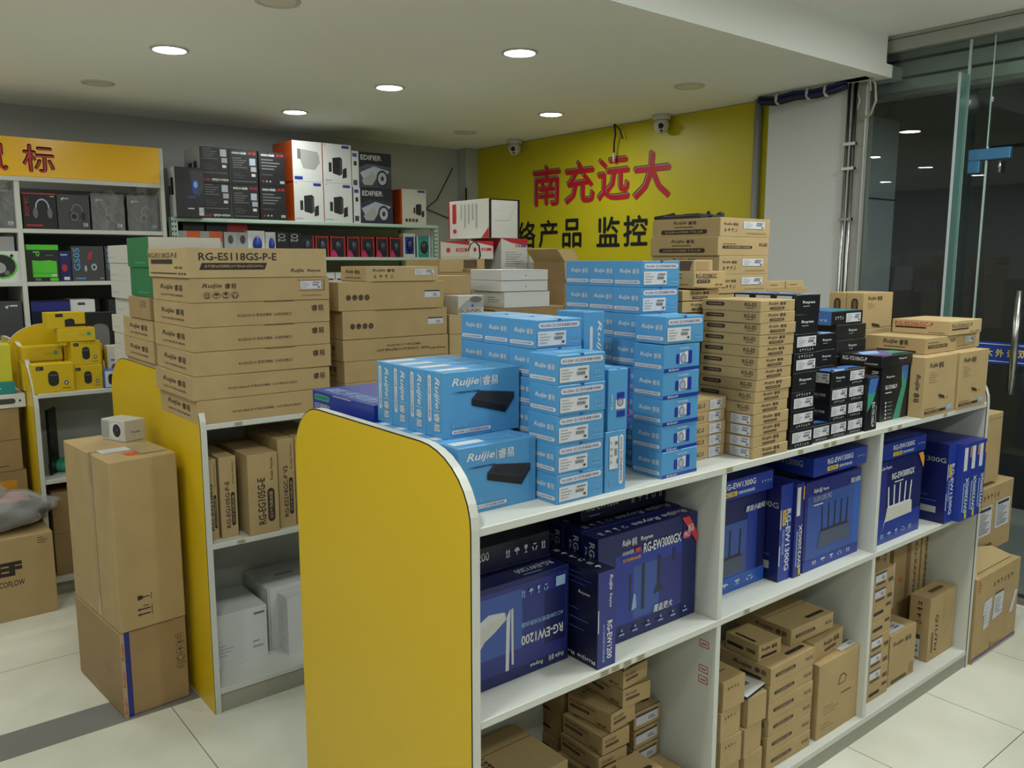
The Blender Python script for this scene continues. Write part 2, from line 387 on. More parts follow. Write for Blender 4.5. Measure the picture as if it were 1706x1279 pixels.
def banner():
    X = XR-.006
    o = empty('wall_banner', (X, 4.15, 1.2), 'yellow wall banner with large red and black Chinese lettering', 'banner')
    b = MB(); b.box(-.003, -1.375, -1.19, .003, 1.35, 1.225, 'banner_yellow'); b.build('panel', o)
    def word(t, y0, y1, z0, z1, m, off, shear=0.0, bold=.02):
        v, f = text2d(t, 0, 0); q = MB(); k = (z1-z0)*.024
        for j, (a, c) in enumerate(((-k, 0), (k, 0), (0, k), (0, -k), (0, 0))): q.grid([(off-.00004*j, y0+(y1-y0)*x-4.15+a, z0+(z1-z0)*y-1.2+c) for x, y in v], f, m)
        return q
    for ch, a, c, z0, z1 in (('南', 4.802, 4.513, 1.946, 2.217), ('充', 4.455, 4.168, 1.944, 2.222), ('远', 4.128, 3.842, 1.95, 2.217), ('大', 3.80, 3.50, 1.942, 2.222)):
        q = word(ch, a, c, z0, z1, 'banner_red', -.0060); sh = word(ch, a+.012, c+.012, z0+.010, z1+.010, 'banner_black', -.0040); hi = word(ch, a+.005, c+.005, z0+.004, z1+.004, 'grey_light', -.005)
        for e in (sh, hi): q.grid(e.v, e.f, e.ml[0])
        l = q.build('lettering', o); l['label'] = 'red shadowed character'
    for ch, a, c in (('网', 5.40, 5.22), ('络', 4.985, 4.785), ('产', 4.739, 4.539), ('品', 4.483, 4.292), ('监', 4.135, 3.925), ('控', 3.885, 3.68), ('系', 3.63, 3.43), ('列', 3.385, 3.19)):
        if ch == '网': a, c = 5.225, 5.03
        l = word(ch, a, c, 1.645, 1.838, 'banner_black', -.0055).build('lettering', o); l['label'] = 'black character'
banner()
def conduit(): 
    b = MB(); b.tube([(XR-.035, 2.86, 0), (XR-.035, 2.86, ZC)], .022, 'conduit_grey', 12)
    tag(b.build('wall_conduit'), 'grey vertical conduit pipe at the right end of yellow banner', 'pipe')
conduit()
def dome(x, y, label):
    o = empty('dome_camera', (x, y, ZC), label, 'security camera', 'white ceiling cameras')
    b = MB(); b.lathe([(.001, 0), (.056, 0), (.056, -.022), (.05, -.03)], 'cam_white'); b.lathe([(.05, -.03), (.001, -.03)], 'cam_white'); b.build('base', o)
    b = MB(); b.ball((0, 0, -.062), (.047, .047, .05), 'cam_white'); t = b.build('turret', o)
    b = MB(); b.ball((-.034, -.024, -.07), (.017, .017, .017), 'black'); b.ball((-.026, -.022, -.098), (.008, .008, .008), 'black'); b.build('lens', t)
dome(4.03, 3.53, 'white dome camera above the red lettering, near the hanging wire')
dome(4.0, 4.92, 'small white dome camera near the far corner of the ceiling')
def hanging_wire():
    b = MB(); b.tube([(4.05, 3.95, 2.43), (4.04, 3.93, 2.36), (4.05, 3.95, 2.31), (4.06, 3.96, 2.25)], .006, 'cable_black', 6); b.tube([(4.05, 3.95, 2.43), (4.05, 3.90, 2.39), (4.06, 3.88, 2.33)], .004, 'cable_black', 6)
    b.tube([(4.06, 3.96, 2.25), (4.06, 3.96, 2.19)], .009, 'cam_white', 8)
    tag(b.build('hanging_wire'), 'loose black wire with white plug dangling over yellow banner', 'wire')
hanging_wire()
def corner_wire():
    b = MB(); b.tube([(3.42, 5.60, 1.80), (3.62, 5.60, 1.93), (3.76, 5.60, 2.02), (3.92, 5.60, 2.28)], .004, 'cable_black', 6); b.tube([(3.66, 5.60, 1.95), (3.95, 5.60, 1.86)], .004, 'cable_black', 6)
    b.tube([(3.96, 5.485, 1.5), (3.965, 5.485, 1.9), (3.965, 5.485, 2.12)], .007, 'cable_black', 6)
    tag(b.build('wall_cable'), 'dark cable stapled across the grey wall in the far corner', 'cable')
corner_wire()
def bundle():
    P = [(3.99, 2.80, 2.405), (3.985, 2.7, 2.39), (3.98, 2.58, 2.40), (3.98, 2.46, 2.392), (3.98, 2.36, 2.40), (3.99, 2.30, 2.415)]
    o = empty('cable_bundle', (3.98, 2.55, 2.40), 'dark blue cable bundle tied along the ceiling above white column', 'cable')
    for k, (dy, dz, m) in enumerate(((0, 0, 'cable_blue'), (-.012, .012, 'cable_blue'), (.004, -.014, 'cable_black'), (-.016, -.008, 'cable_blue'))):
        b = MB(); b.tube([(p[0]+dy-3.98, p[1]-2.55, p[2]+dz-2.40) for p in P], .011, m, 6); b.build('strand', o)
    for y in (2.68, 2.5, 2.4):
        b = MB(); b.tube([(0, y-2.555, -.003), (0, y-2.545, -.003)], .031, 'white', 10); b.build('cable_tie', o)
bundle()
def loose_cables():
    b = MB()
    b.tube([(4.03, 2.29, 2.50), (4.02, 2.22, 2.46), (4.02, 2.17, 2.40), (4.02, 2.16, 2.32), (4.03, 2.19, 2.26), (4.03, 2.24, 2.24)], .006, 'cable_cream', 6)
    b.tube([(4.03, 2.28, 2.55), (4.02, 2.25, 2.50), (4.02, 2.20, 2.44), (4.02, 2.19, 2.37)], .005, 'cable_cream', 6)
    b.tube([(4.03, 2.27, 2.40), (4.03, 2.25, 2.33), (4.03, 2.28, 2.24)], .005, 'cable_cream', 6)
    tag(b.build('loose_cable'), 'cream cables looping loose beside the glass front top corner', 'cable')
    b = MB(); b.box(3.96, 2.19, 2.43, 4.04, 2.31, 2.50, 'cream_board'); tag(b.build('junction_board'), 'bare cream board end at the ceiling step corner', 'board')
loose_cables()
def post_pipes():
    o = empty('conduit_pair', (XR-.08, 2.30, 0), 'pair of thin shiny conduits clipped beside the white column', 'pipe')
    for dy in (0, -.035):
        b = MB(); b.tube([(0, dy, 0), (0, dy, 2.42)], .009, 'steel', 8); b.build('pipe', o)
    for z in (1.75, 2.0, 2.12):
        b = MB(); b.box(-.012, -.05, z, .012, .015, z+.015, 'steel'); b.build('clip', o)
post_pipes()

def downlight(x, y, z, on, label, r=.062, m='lamp_lit'):
    o = empty('downlight', (x, y, z), label, 'ceiling light', 'recessed round ceiling lights')
    b = MB(); b.lathe([(r, -.001), (r+.004, -.007), (r+.014, -.006), (r+.018, 0)], 'cam_white'); b.build('trim_ring', o)
    b = MB(); b.poly([(r*math.cos(2*math.pi*i/32), -r*math.sin(2*math.pi*i/32), -.004) for i in range(32)], m if on else 'lamp_off'); b.build('diffuser', o)
for x, y, on, l in [(1.19, 3.77, 1, 'lit ceiling light nearest the yellow sign at left'), (2.37, 2.88, 1, 'lit ceiling light nearest the ceiling step'),
                    (2.31, 3.86, 1, 'lit ceiling light in the middle of the low ceiling'), (2.24, 4.84, 1, 'lit ceiling light nearest the stacked speaker boxes'),
                    (3.48, 3.93, 1, 'lit ceiling light closest to the red lettering'), (1.12, 4.69, 0, 'unlit ceiling light above the yellow sign'),
                    (3.48, 2.87, 0, 'unlit ceiling light near the white column'), (3.50, 4.85, 0, 'unlit ceiling light near the far corner'),
                    (1.27, 2.85, 0, 'unlit ceiling light cut by the top edge of the photo')]:
    downlight(x, y, ZC, on, l)
for i, (x, y) in enumerate([(.2, 1.1), (2.1, .9), (3.5, .9), (.2, -.9), (2.1, -.9), (3.5, -.9), (-1.5, .3)]):  # invented lamps out of view, filling light onto the front faces
    downlight(x, y, ZU, 1, 'added fill light on the raised front ceiling, out of view', .11, 'lamp_hall_added')

for x in (.05, -1.1):  # lamps added out of view to brighten the left sides of boxes
    for y in (2.88, 3.85, 4.83): downlight(x, y, ZC, 1, 'added unseen light on the low ceiling, brightening left-facing sides')

# glass front on the right
def glass_front():
    b = MB(); b.box(XR-.03, 2.235, 0, XR+.05, 2.30, 2.56, 'aluminium', .003); struct(b.build('trim_3'), 'aluminium post at the start of the glass front')
    b = MB(); b.box(XR-.03, -2.5, 2.545, XR+.05, 2.30, ZU, 'aluminium', .003); b.box(XR-.032, -2.5, 2.60, XR-.03, 2.30, 2.603, 'grey_dark'); struct(b.build('trim_4'), 'aluminium head rail above the glass front')
    b = MB(); b.box(XR, 1.775, .02, XR+.01, 2.24, 2.54, 'glass_clear'); struct(b.build('window_1'), 'fixed glass pane beside the white column')
    b = MB(); b.box(XR-.09, 1.762, .02, XR-.003, 1.774, 2.385, 'glass_edge'); b.box(XR-.0925, 1.762, .02, XR-.0905, 1.774, 2.385, 'pillar_tile'); b.box(XR-.002, 1.762, .02, XR+.011, 1.774, 2.54, 'fin_edge'); struct(b.build('window_2'), 'upright glass fin bracing the glass front')
    b = MB(); b.box(XR, 1.668, .02, XR+.01, 1.76, 2.54, 'glass_clear'); b.box(XR, .74, 2.06, XR+.01, 1.662, 2.54, 'glass_clear'); b.box(XR-.002, 1.6625, .02, XR+.012, 1.6675, 2.54, 'fin_edge'); struct(b.build('window_3'), 'narrow glass pane and overlight next to glass door')
    b = MB(); b.box(XR, -2.5, .02, XR+.01, .735, 2.54, 'glass_clear'); struct(b.build('window_4'))
    d = MB(); d.box(XR, .75, .03, XR+.012, 1.655, 2.045, 'glass_clear'); door = struct(d.build('door_1'), 'frameless glass door with blue patch fitting and steel pull handle')
    b = MB(); b.box(XR-.008, 1.565, 2.0, XR+.020, 1.742, 2.05, 'patch_blue', .003); b.box(XR-.008, 1.69, 1.945, XR+.020, 1.742, 2.0, 'patch_blue', .003); b.tube([(XR-.015, 1.60, 1.99), (XR-.015, 1.60, 1.94)], .008, 'steel', 8); b.build('door_patch', door)
    b = MB(); b.tube([(XR-.05, 1.462, .96), (XR-.05, 1.462, 1.42)], .016, 'steel', 12)
    for z in (1.03, 1.35): b.tube([(XR-.05, 1.462, z), (XR, 1.462, z)], .008, 'steel', 8)
    b.build('door_handle', door)
    b = MB(); b.poly([(XR-.002, 1.653, 1.085), (XR-.002, .76, 1.085), (XR-.002, .76, 1.185), (XR-.002, 1.653, 1.185)], 'strip_blue')
    for z in (1.095, 1.172): b.poly([(XR-.0025, 1.653, z), (XR-.0025, .76, z), (XR-.0025, .76, z+.003), (XR-.0025, 1.653, z+.003)], 'white')
    for i, ch in enumerate('大外设双'):
        v, f = text2d(ch, 0, .02); y = 1.603-.047*i; b.grid([(XR-.003, y-.036*p, 1.117+.036*q) for p, q in v], f, 'tag_yellow')
    b.build('safety_strip', door)['label'] = 'blue safety strip with yellow characters'
    slab('ground_outside', XR+.02, -2.6, -.06, 9, 5, -.004, 'pavement')
    slab('trim_5', XR-.03, -2.5, 0, XR+.06, 2.24, .02, 'stone_grey', 'stone threshold under the glass front')
    o = MB(); o.box(XR+.22, -2.5, 2.39, XR+.30, 2.6, 2.9, 'shutter_grey', .004)
    for z in (2.46, 2.545, 2.63): o.box(XR+.212, -2.5, z, XR+.222, 2.6, z+.012, 'grey_dark')
    o.box(XR+.205, -2.5, 2.375, XR+.30, 2.6, 2.40, 'aluminium', .003)
    struct(o.build('trim_6'), 'raised roller shutter seen through the glass')
    o = MB(); o.box(4.22, 2.50, 0, 4.94, 2.62, 2.36, 'pillar_tile', .003)
    for z in (.6, 1.36, 1.9): o.box(4.217, 2.496, z, 4.944, 2.624, z+.008, 'hole_dark')
    struct(o.build('wall_outside_pillar'), 'grey tiled pillar outside the glass')
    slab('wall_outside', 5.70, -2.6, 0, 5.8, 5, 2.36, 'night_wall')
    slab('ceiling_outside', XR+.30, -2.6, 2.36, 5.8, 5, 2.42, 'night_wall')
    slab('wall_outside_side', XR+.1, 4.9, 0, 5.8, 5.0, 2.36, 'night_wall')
    for x, y in ((4.48, 1.15), (4.6, 3.3)): downlight(x, y, 2.36, 1, 'added unseen light outside the glass front, brightening pillar and ground', .085)  # added out of view so the pillar and pavement get light
glass_front()

# ------------------------------------------------------------------ gondola shelving
def rounded(y0, y1, z1, r0, r1, z0=0.0, n=9):
    """side outline (y, z) of an end panel with both upper corners rounded; r = (width, height)"""
    p = [(y0, z0), ]
    for i in range(n+1):
        t = math.pi - math.pi/2*i/n; p.append((y0+r0[0]+r0[0]*math.cos(t), z1-r0[1]+r0[1]*math.sin(t)))
    for i in range(n+1):
        t = math.pi/2 - math.pi/2*i/n; p.append((y1-r1[0]+r1[0]*math.cos(t), z1-r1[1]+r1[1]*math.sin(t)))
    p.append((y1, z0)); return p
def end_panel(parent, x0, x1, pts, outer):
    """yellow laminate board with a white edge band; outer = which x side carries the dark groove"""
    cy = sum(p[0] for p in pts)/len(pts); cz = sum(p[1] for p in pts)/len(pts)
    b = MB(); ins = []
    n = len(pts)
    for i, (y, z) in enumerate(pts):
        a, c = pts[i-1], pts[(i+1) % n]; ty, tz = c[0]-a[0], c[1]-a[1]; l = math.hypot(ty, tz); ny, nz = tz/l, -ty/l
        ins.append((y+ny*.003 if True else y, z+nz*.003))
    e = .0012
    b.prism(ins, 'x', x0-e, x1+e, 'laminate_yellow' if outer < 0 else 'laminate_white', 'groove_dark', 'laminate_yellow' if outer > 0 else 'laminate_white'); o = b.build('end_panel', parent)
    t = MB(); A = [(x0, y, z) for y, z in pts]; B = [(x1, y, z) for y, z in pts]
    t.grid(A+B, [(i, i+1, n+i+1, n+i) for i in range(n-1)], 'laminate_white'); t.poly(A, 'groove_dark'); t.poly(B[::-1], 'groove_dark')
    t.build('edge_band', o)['label'] = 'white edge band'
    return o
def gondola(label, x0, x1, y0, y1, ztop, zs, zm, zb, r0, r1, bays, yc, tagx=(), center_top=None, lips=True):
    o = empty('gondola_shelf', (0, 0, 0), label, 'shelving')
    pts = rounded(y0, y1, ztop, r0, r1)
    end_panel(o, x0, x0+.02, pts, -1); end_panel(o, x1-.02, x1, pts, 1)
    xa, xb = x0+.02, x1-.02; f = y0+.0015
    def shelf(nm, z, t):
        b = MB(); b.box(xa, f, z-t, xb, y1-.003, z, 'laminate_white', .0015); return b.build(nm, o)
    s1 = shelf('top_shelf', zs, .018); s2 = shelf('middle_shelf', zm, .018); s3 = shelf('bottom_shelf', zb, .02)
    b = MB(); b.box(xa, y0+.006, 0, xb, y0+.028, zb-.02, 'dust_board'); b.box(xa, y1-.028, 0, xb, y1-.006, zb-.02, 'dust_board'); b.build('plinth', o)
    for x in bays:
        for z0_, z1_ in ((zb, zm-.018), (zm, zs-.018)):
            b = MB(); b.box(x-.009, f+.001, z0_, x+.009, y1-.004, z1_, 'laminate_white', .0012); b.build('partition', o)
    b = MB(); xs = [xa]+list(bays)+[xb]
    for i in range(len(xs)-1):
        a = xs[i]+(.009 if i else 0); c = xs[i+1]-(.009 if i < len(xs)-2 else 0)
        for z0_, z1_ in ((zb, zm-.018), (zm, zs-.018)): b.box(a, yc, z0_, c, yc+.012, z1_, 'laminate_white')
    b.build('back_panel', o)
    if center_top:
        b = MB(); b.prism([(yc, zs), (yc+.012, zs), (yc+.012, center_top-.02), (yc+.006, center_top), (yc, center_top-.03)], 'x', xa, xb, 'laminate_white', 'laminate_white'); b.build('divider_board', o)
    for sh, z, t in ((s1, zs, .018), (s2, zm, .018)):
        for x in tagx:
            if sh is s1 and x < 0: continue
            if sh is s2 and x > 0: continue
            b = MB(); b.poly([(abs(x), f-.0006, z-t+.002), (abs(x)+.03, f-.0006, z-t+.002), (abs(x)+.03, f-.0006, z-.002), (abs(x), f-.0006, z-.002)], 'cream_board'); 
            for k in (.3, .6): b.poly([(abs(x)+.004, f-.001, z-t+.018*k), (abs(x)+.026, f-.001, z-t+.018*k), (abs(x)+.026, f-.001, z-t+.018*k+.002), (abs(x)+.004, f-.001, z-t+.018*k+.002)], 'ink_soft')
            b.build('price_tag', sh)['label'] = 'faded price tag'
    return o
ZS, ZM, ZB = 1.037, .633, .07
gondola('white gondola shelf in front with yellow rounded ends, blue boxes on top', .908, 3.272, 1.247, 2.033, 1.184, ZS, ZM, ZB, (.175, .15), (.14, .14), (1.699, 2.492), 1.645, tagx=(1.70, 2.02, 2.15, 2.19, 2.32, 2.52, 2.58, 2.9, -1.30, -1.34, -1.385, -1.265, -1.80))
gondola('white gondola shelf behind the front one, tan network boxes on top', .888, 3.25, 2.719, 3.835, 1.158, 1.015, .605, .087, (.22, .16), (.25, .16), (1.68, 2.46), 3.142, tagx=(1.0, 1.3, -.99, -1.22), center_top=1.212)
def stamps():
    g = bpy.data.objects['gondola_shelf']; b = MB(); X = 1.6895
    for z in (.545, .475, .445):
        for (y0, z0, y1, z1) in ((1.272, z, 1.302, z+.002), (1.272, z+.018, 1.302, z+.02), (1.272, z, 1.274, z+.02), (1.300, z, 1.302, z+.02), (1.278, z+.008, 1.296, z+.011)):
            b.poly([(X, y0, z0), (X, y1, z0), (X, y1, z1), (X, y0, z1)], 'ink_red')
    b.build('stamp_mark', g)['label'] = 'faint red stamped marks'
stamps()
def left_gondola():
    o = empty('gondola_shelf', (0, 0, 0), 'white and yellow gondola shelf at far left holding yellow earphone boxes', 'shelving')
    z1 = 1.165; pts = [(4.2, 0)]
    for i in range(10):
        t = math.pi - math.pi/2*i/9; pts.append((4.2+.45+.45*math.cos(t), z1-.27+.27*math.sin(t)))
    pts += [(5.0, z1), (5.0, 0)]
    end_panel(o, .645, .665, pts, -1)
    xa, xb = .665, 1.50
    for nm, z in (('top_shelf', .955), ('middle_shelf', .557), ('bottom_shelf', .085)):
        b = MB(); b.box(xa, 4.202, z-.02, xb, 5.0, z, 'laminate_white', .0015); b.build(nm, o)
    b = MB(); b.box(xa, 4.235, 0, xb, 4.25, .065, 'dust_board'); b.build('plinth', o)
    b = MB(); b.box(xa, 4.63, .557, xb, 4.645, .935, 'laminate_white'); b.box(xa, 4.63, .085, xb, 4.645, .537, 'laminate_white'); b.build('back_panel', o)
    pts = [(.605, .955)]
    for i in range(10):
        t = math.pi - math.pi/2*i/9; pts.append((.605+.18+.18*math.cos(t), 1.245-.14+.14*math.sin(t)))
    pts += [(1.48, 1.245), (1.48, .955)]
    b = MB(); b.prism(pts, 'y', 4.6, 4.618, 'laminate_yellow', 'laminate_white'); b.build('center_panel', o)['label'] = 'yellow rounded centre panel'
    b = MB(); b.box(1.48, 4.2, 0, 1.50, 5.0, .95, 'laminate_yellow'); b.build('end_panel', o)
left_gondola()

def cabinet():
    o = empty('display_cabinet', (0, 0, 0), 'white cubby cabinet with yellow sign along the back wall', 'cabinet')
    y0, y1 = 5.1, 5.6
    for x in (1.515, -.62):
        b = MB(); b.box(x, y0, 0, x+.022, y1, 2.185, 'laminate_white', .0015); b.build('side_panel', o)
    for x in (.79, .07):
        b = MB(); b.box(x-.012, y0+.002, 0, x+.012, y1, 1.965, 'laminate_white', .0012); b.build('divider', o)
    for z in (1.715, 1.435, 1.13, .8):
        b = MB(); b.box(-.6, y0+.004, z-.022, 1.515, y1, z, 'laminate_white', .0012); b.build('shelf', o)
    b = MB(); b.box(-.6, y1-.01, 0, 1.515, y1, 1.96, 'grey'); b.build('back_panel', o)
    b = MB(); b.box(-.6, y0-.004, 1.985, 1.515, y0+.02, 2.185, 'sign_yellow', .002); s = b.build('sign_board', o); s['label'] = 'yellow sign board with red characters'
    b = MB(); b.box(-.6, y0-.002, 1.962, 1.515, y0+.02, 1.985, 'laminate_white'); b.build('shelf', o)
    for ch, x0, x1 in (('鼠', .595, .755), ('标', .828, .972)):
        v, f = text2d(ch, 0, 0); b = MB()
        for j, (a, c) in enumerate(((-.0035, 0), (.0035, 0), (0, .0035), (0, -.0035))): b.grid([(x0+(x1-x0)*p+a, y0-.006-.00004*j, 2.012+.138*q+c) for p, q in v], f, 'banner_red'); b.build('lettering', s)
cabinet()
def metal_rack():
    o = empty('metal_rack', (0, 0, 0), 'pale green slotted steel rack holding speaker and mouse boxes', 'rack')
    x0, x1, y0, y1 = 1.56, 3.435, 5.1, 5.59
    for x in (x0, x1-.04):
        for y in (y0, y1-.04):
            b = MB(); b.box(x, y, 0, x+.04, y+.003, 1.80, 'rack_mint'); b.box(x, y, 0, x+.003, y+.04, 1.80, 'rack_mint')
            if y == y0:
                for i in range(32):
                    z = .9+.028*i
                    for dx in (.010, .027): b.poly([(x+dx-.004, y-.0005, z), (x+dx+.004, y-.0005, z), (x+dx+.004, y-.0005, z+.012), (x+dx-.004, y-.0005, z+.012)], 'hole_dark')
            b.build('post', o)
    for z in (1.80, 1.572, 1.15, .6):
        b = MB(); b.box(x0+.004, y0-.004, z-.022, x1-.004, y1, z, 'rack_mint', .003); b.build('shelf', o)
metal_rack()

# ------------------------------------------------------------------ carton kinds: printed art
def es05_side(f, rot=0):
    f.logo(.22, .50, .90, .70, 'white'); f.pill(.06, .13, .94, .27, 'paper'); f.text('RG-ES05 五口百兆交换机', .14, .165, .86, .235, 'violet_ink')
def es05_top(f):
    f.rect(.25, .35, .75, .62, 'sky_blue_pale'); f.ell(.5, 0.04, .05, .05, 'sky_blue_dark')
def es05_front(F):
    f = F['F']; f.pill(.05, .70, .95, .90, 'paper'); f.text('RG-ES05 五口百兆桌面交换机', .10, .745, .90, .855, 'violet_ink'); f.text('睿易云', .76, .26, .94, .42, 'sky_blue_pale'); f.rect(.76, .17, .94, .2, 'sky_blue_pale')
    f.ell(.5, .985, .035, .035, 'sky_blue_dark'); es05_side(F['L']); es05_top(F['T'])
kind('es05', 'switch_box', 'box', .137, .0955, .0637, 'sky_blue', es05_front, [('F', .03, .10, .64, .60)])
def es05_phone(F):
    f = F['F']; f.rect(0, 0, 1, .13, 'royal'); f.text('睿易APP', .12, .02, .42, .11, 'paper'); f.rect(.33, .28, .43, .64, 'royal'); f.rect(.57, .32, .66, .72, 'paper'); f.rect(.42, .26, .57, .68, 'paper')
    f.rect(.66, .26, .77, .74, 'royal'); f.ell(.52, .46, .085, .19, 'violet_ink'); f.ell(.52, .46, .07, .155, 'grey_light'); f.ell(.52, .46, .04, .09, 'paper_blue'); f.text('扫码下载 轻松管理', .4, .8, .68, .88, 'paper'); es05_side(F['L']); es05_top(F['T'])
kind('es05p', 'switch_box', 'box', .130, .0955, .0637, 'sky_blue', es05_phone)
def es05_up(F):
    f = F['F']; f.pill(.66, .10, .86, .93, 'paper'); f.text('RG-ES05 五口百兆桌面交换机', .71, .15, .81, .88, 'violet_ink', 90); f.text('睿易云', .2, .08, .36, .22, 'sky_blue_pale', 90); es05_top(F['T'])
kind('es05u', 'switch_box', 'box', .066, .0955, .138, 'sky_blue', es05_up, [('F', .18, .38, .58, .92)])
def es05_up2(F):
    f = F['F']; f.rect(.9, 0, 1, 1, 'royal'); f.rect(.40, .52, .75, .62, 'royal'); f.rect(.34, .35, .8, .5, 'paper'); f.ell(.55, .46, .16, .07, 'violet_ink'); f.ell(.55, .46, .12, .05, 'grey_light'); f.rect(.4, .22, .78, .32, 'royal'); f.text('扫码下载', .12, .35, .2, .6, 'paper', 90)
    f.lines(.92, .1, .98, .45, 4, 'magenta', .5); es05_top(F['T'])
kind('es05u2', 'switch_box', 'box', .068, .0955, .138, 'sky_blue', es05_up2)
def es05_up3(F):
    f = F['F']; f.pill(.28, .1, .42, .75, 'paper'); f.text('Ruijie', .6, .1, .85, .85, 'white', 90, .28, .016); F['T'].rect(.2, .2, .45, .9, 'sky_blue_pale')
kind('es05u3', 'switch_box', 'box', .068, .0955, .138, 'sky_blue', es05_up3)
def es08(F):
    f = F['F']; f.logo(.10, .75, .70, .90, 'white', 0, True); f.text('一个安装简单的交换机', .10, .665, .45, .70, 'navy_dark')
    f.poly([(.35, .565), (.44, .685), (.92, .60), (.80, .40)], 'router_dark'); f.poly([(.35, .565), (.80, .40), (.80, .29), (.35, .465)], 'black'); f.poly([(.80, .40), (.92, .60), (.92, .50), (.80, .29)], 'black_soft'); f.poly([(.41, .575), (.47, .655), (.87, .585), (.79, .445)], 'black_soft')
    f.text('睿易云管', .09, .16, .29, .22, 'sky_blue_pale'); f.pill(.09, .06, .60, .12, 'paper'); f.text('RG-ES08 八口百兆桌面交换机', .12, .072, .57, .108, 'violet_ink')
    l = F['L']; l.pill(.14, .22, .32, .94, 'paper'); l.text('RG-ES08 八口交换机', .18, .28, .28, .88, 'violet_ink', 90); l.logo(.48, .10, .80, .92, 'white', 90, True)
    t = F['T']; t.rect(.03, .35, .42, .75, 'paper'); t.text('Ruijie 睿易', .50, .25, .92, .78, 'sky_blue_pale', 0, .2)
kind('es08', 'switch_box', 'box', .204, .0675, .141, 'sky_blue', es08)
def indigo(F):
    l = F['L']; l.pill(.04, .58, .30, .86, 'art_green'); l.text('RG-EG105GW', .07, .66, .27, .79, 'navy'); l.text('5口千兆高速路由', .04, .18, .30, .46, 'white'); l.lines(.36, .9, .9, .98, 1, 'paper')
    t = F['T']; t.poly([(.52, .30), (.92, .22), (.95, .55), (.55, .62)], 'grey'); t.text('高速上网 轻松管理', .06, .1, .30, .9, 'paper_blue', 90)
kind('indigo', 'router_box', 'box', .20, .325, .058, 'royal', indigo)

def slim(F):
    f = F['F']; f.logo(.22, .55, .72, .84, 'ink'); f.pill(.26, .18, .68, .40, 'ink'); f.text('企业级网络交换机', .30, .23, .64, .35, 'kraft'); l = F['L']; l.pill(.07, .42, .40, .78, 'ink'); l.text('千兆非网管交换机', .11, .52, .36, .68, 'kraft'); l.text('RG-ES', .74, .46, .93, .82, 'ink'); l.rect(.77, .3, .9, .36, 'ink_soft'); F['T'].rect(.49, 0, .51, 1, 'kraft_edge')
kind('slim', 'network_box', 'box', .155, .185, .0288, 'kraft', slim)
def slim_s(F):
    f = F['F']; f.logo(.25, .5, .75, .84, 'ink'); f.pill(.27, .16, .66, .36, 'ink_soft')
kind('slims', 'network_box', 'box', .156, .185, .0288, 'kraft', slim_s, [('L', .62, .1, .95, .92)])
def slim_b(F):
    f = F['F']; f.text('GC-3', .12, .3, .36, .65, 'ink')
kind('slimb', 'network_box', 'box', .138, .105, .0318, 'kraft', slim_b, [('F', .5, .1, .86, .9)])
def ys_logo(F):
    f = F['F']; f.text('Reyee', .26, .5, .78, .68, 'paper', 0, 0, .02); f.lines(.28, .36, .78, .44, 1, 'grey_light'); F['T'].poly([(0, .1), (.5, .4), (1, .2), (1, .7), (.4, .9), (0, .6)], 'art_blue'); F['T'].poly([(.2, 0), (.7, 0), (1, .2), (.5, .4)], 'paper_blue')
def ys_icon(F):
    f = F['F']; f.icons(.2, .08, .8, .26, 6, 'paper'); F['T'].poly([(0, .1), (.5, .4), (1, .2), (1, .7), (.4, .9), (0, .6)], 'art_blue')
    l = F['L']; l.text('RG-YS08', .2, .5, .75, .66, 'paper'); l.lines(.2, .35, .75, .42, 1, 'grey')
def ys_flip(F):
    f = F['F']; f.icons(.15, .74, .78, .92, 6, 'paper')
kind('ysl', 'network_box', 'box', .113, .0665, .0527, 'carton_black', ys_logo, [('L', .1, .5, .8, .92, 'paper', 'none')])
kind('ysi', 'network_box', 'box', .113, .0665, .0527, 'carton_black', ys_icon, [('F', .08, .32, .9, .86)])
kind('ysf', 'network_box', 'box', .113, .0665, .0527, 'carton_black', ys_flip, [('F', .08, .14, .9, .66)])
kind('ysb', 'network_box', 'box', .092, .0665, .0488, 'carton_black', ys_icon, [('F', .06, .32, .93, .9)])
kind('ysbl', 'network_box', 'box', .092, .0665, .0488, 'carton_black', ys_logo, [('L', .12, .3, .9, .9, 'paper', 'barcode')])
def ysw(F):
    f = F['F']; f.text('Reyee', .4, .5, .68, .7, 'paper'); f.lines(.42, .36, .66, .44, 1, 'grey_light')
kind('ysw', 'network_box', 'box', .185, .14, .0508, 'carton_black', ysw)
def ysc(F):
    f = F['F']; f.icons(.1, .35, .38, .7, 4, 'paper'); l = F['L']; l.rect(0, 0, 1, 1, 'art_blue'); l.text('RG-YS', .4, .25, .9, .42, 'paper'); F['T'].rect(0, 0, 1, 1, 'art_blue'); F['T'].poly([(0, .3), (.6, .5), (1, .3), (1, 0), (0, 0)], 'teal')
kind('ysc', 'network_box', 'box', .195, .14, .044, 'carton_black', ysc, [('F', .45, .15, .92, .82)])
def ys_up(F):
    f = F['F']; f.poly([(.62, .98), (.86, .98), (.80, .58), (.64, .0), (.42, .0), (.66, .60)], 'art_green'); f.poly([(.62, .98), (.86, .98), (.83, .72), (.70, .72)], 'art_blue'); f.text('RG-YS106G-P', .12, .58, .50, .66, 'white', 0, 0, .02); f.lines(.12, .5, .5, .54, 1, 'paper'); f.text('Reyee', .14, .78, .4, .83, 'paper')
    for i in range(5): f.ell(.16, .34-.07*i, .022, .022, 'paper'); f.rect(.22, .335-.07*i, .36, .345-.07*i, 'grey_light')
    l = F['L']; l.text('RG-YS106G-P', .3, .28, .75, .92, 'white', 90, 0, .02)
kind('ysup', 'network_box', 'box', .20, .05, .178, 'carton_black', ys_up)
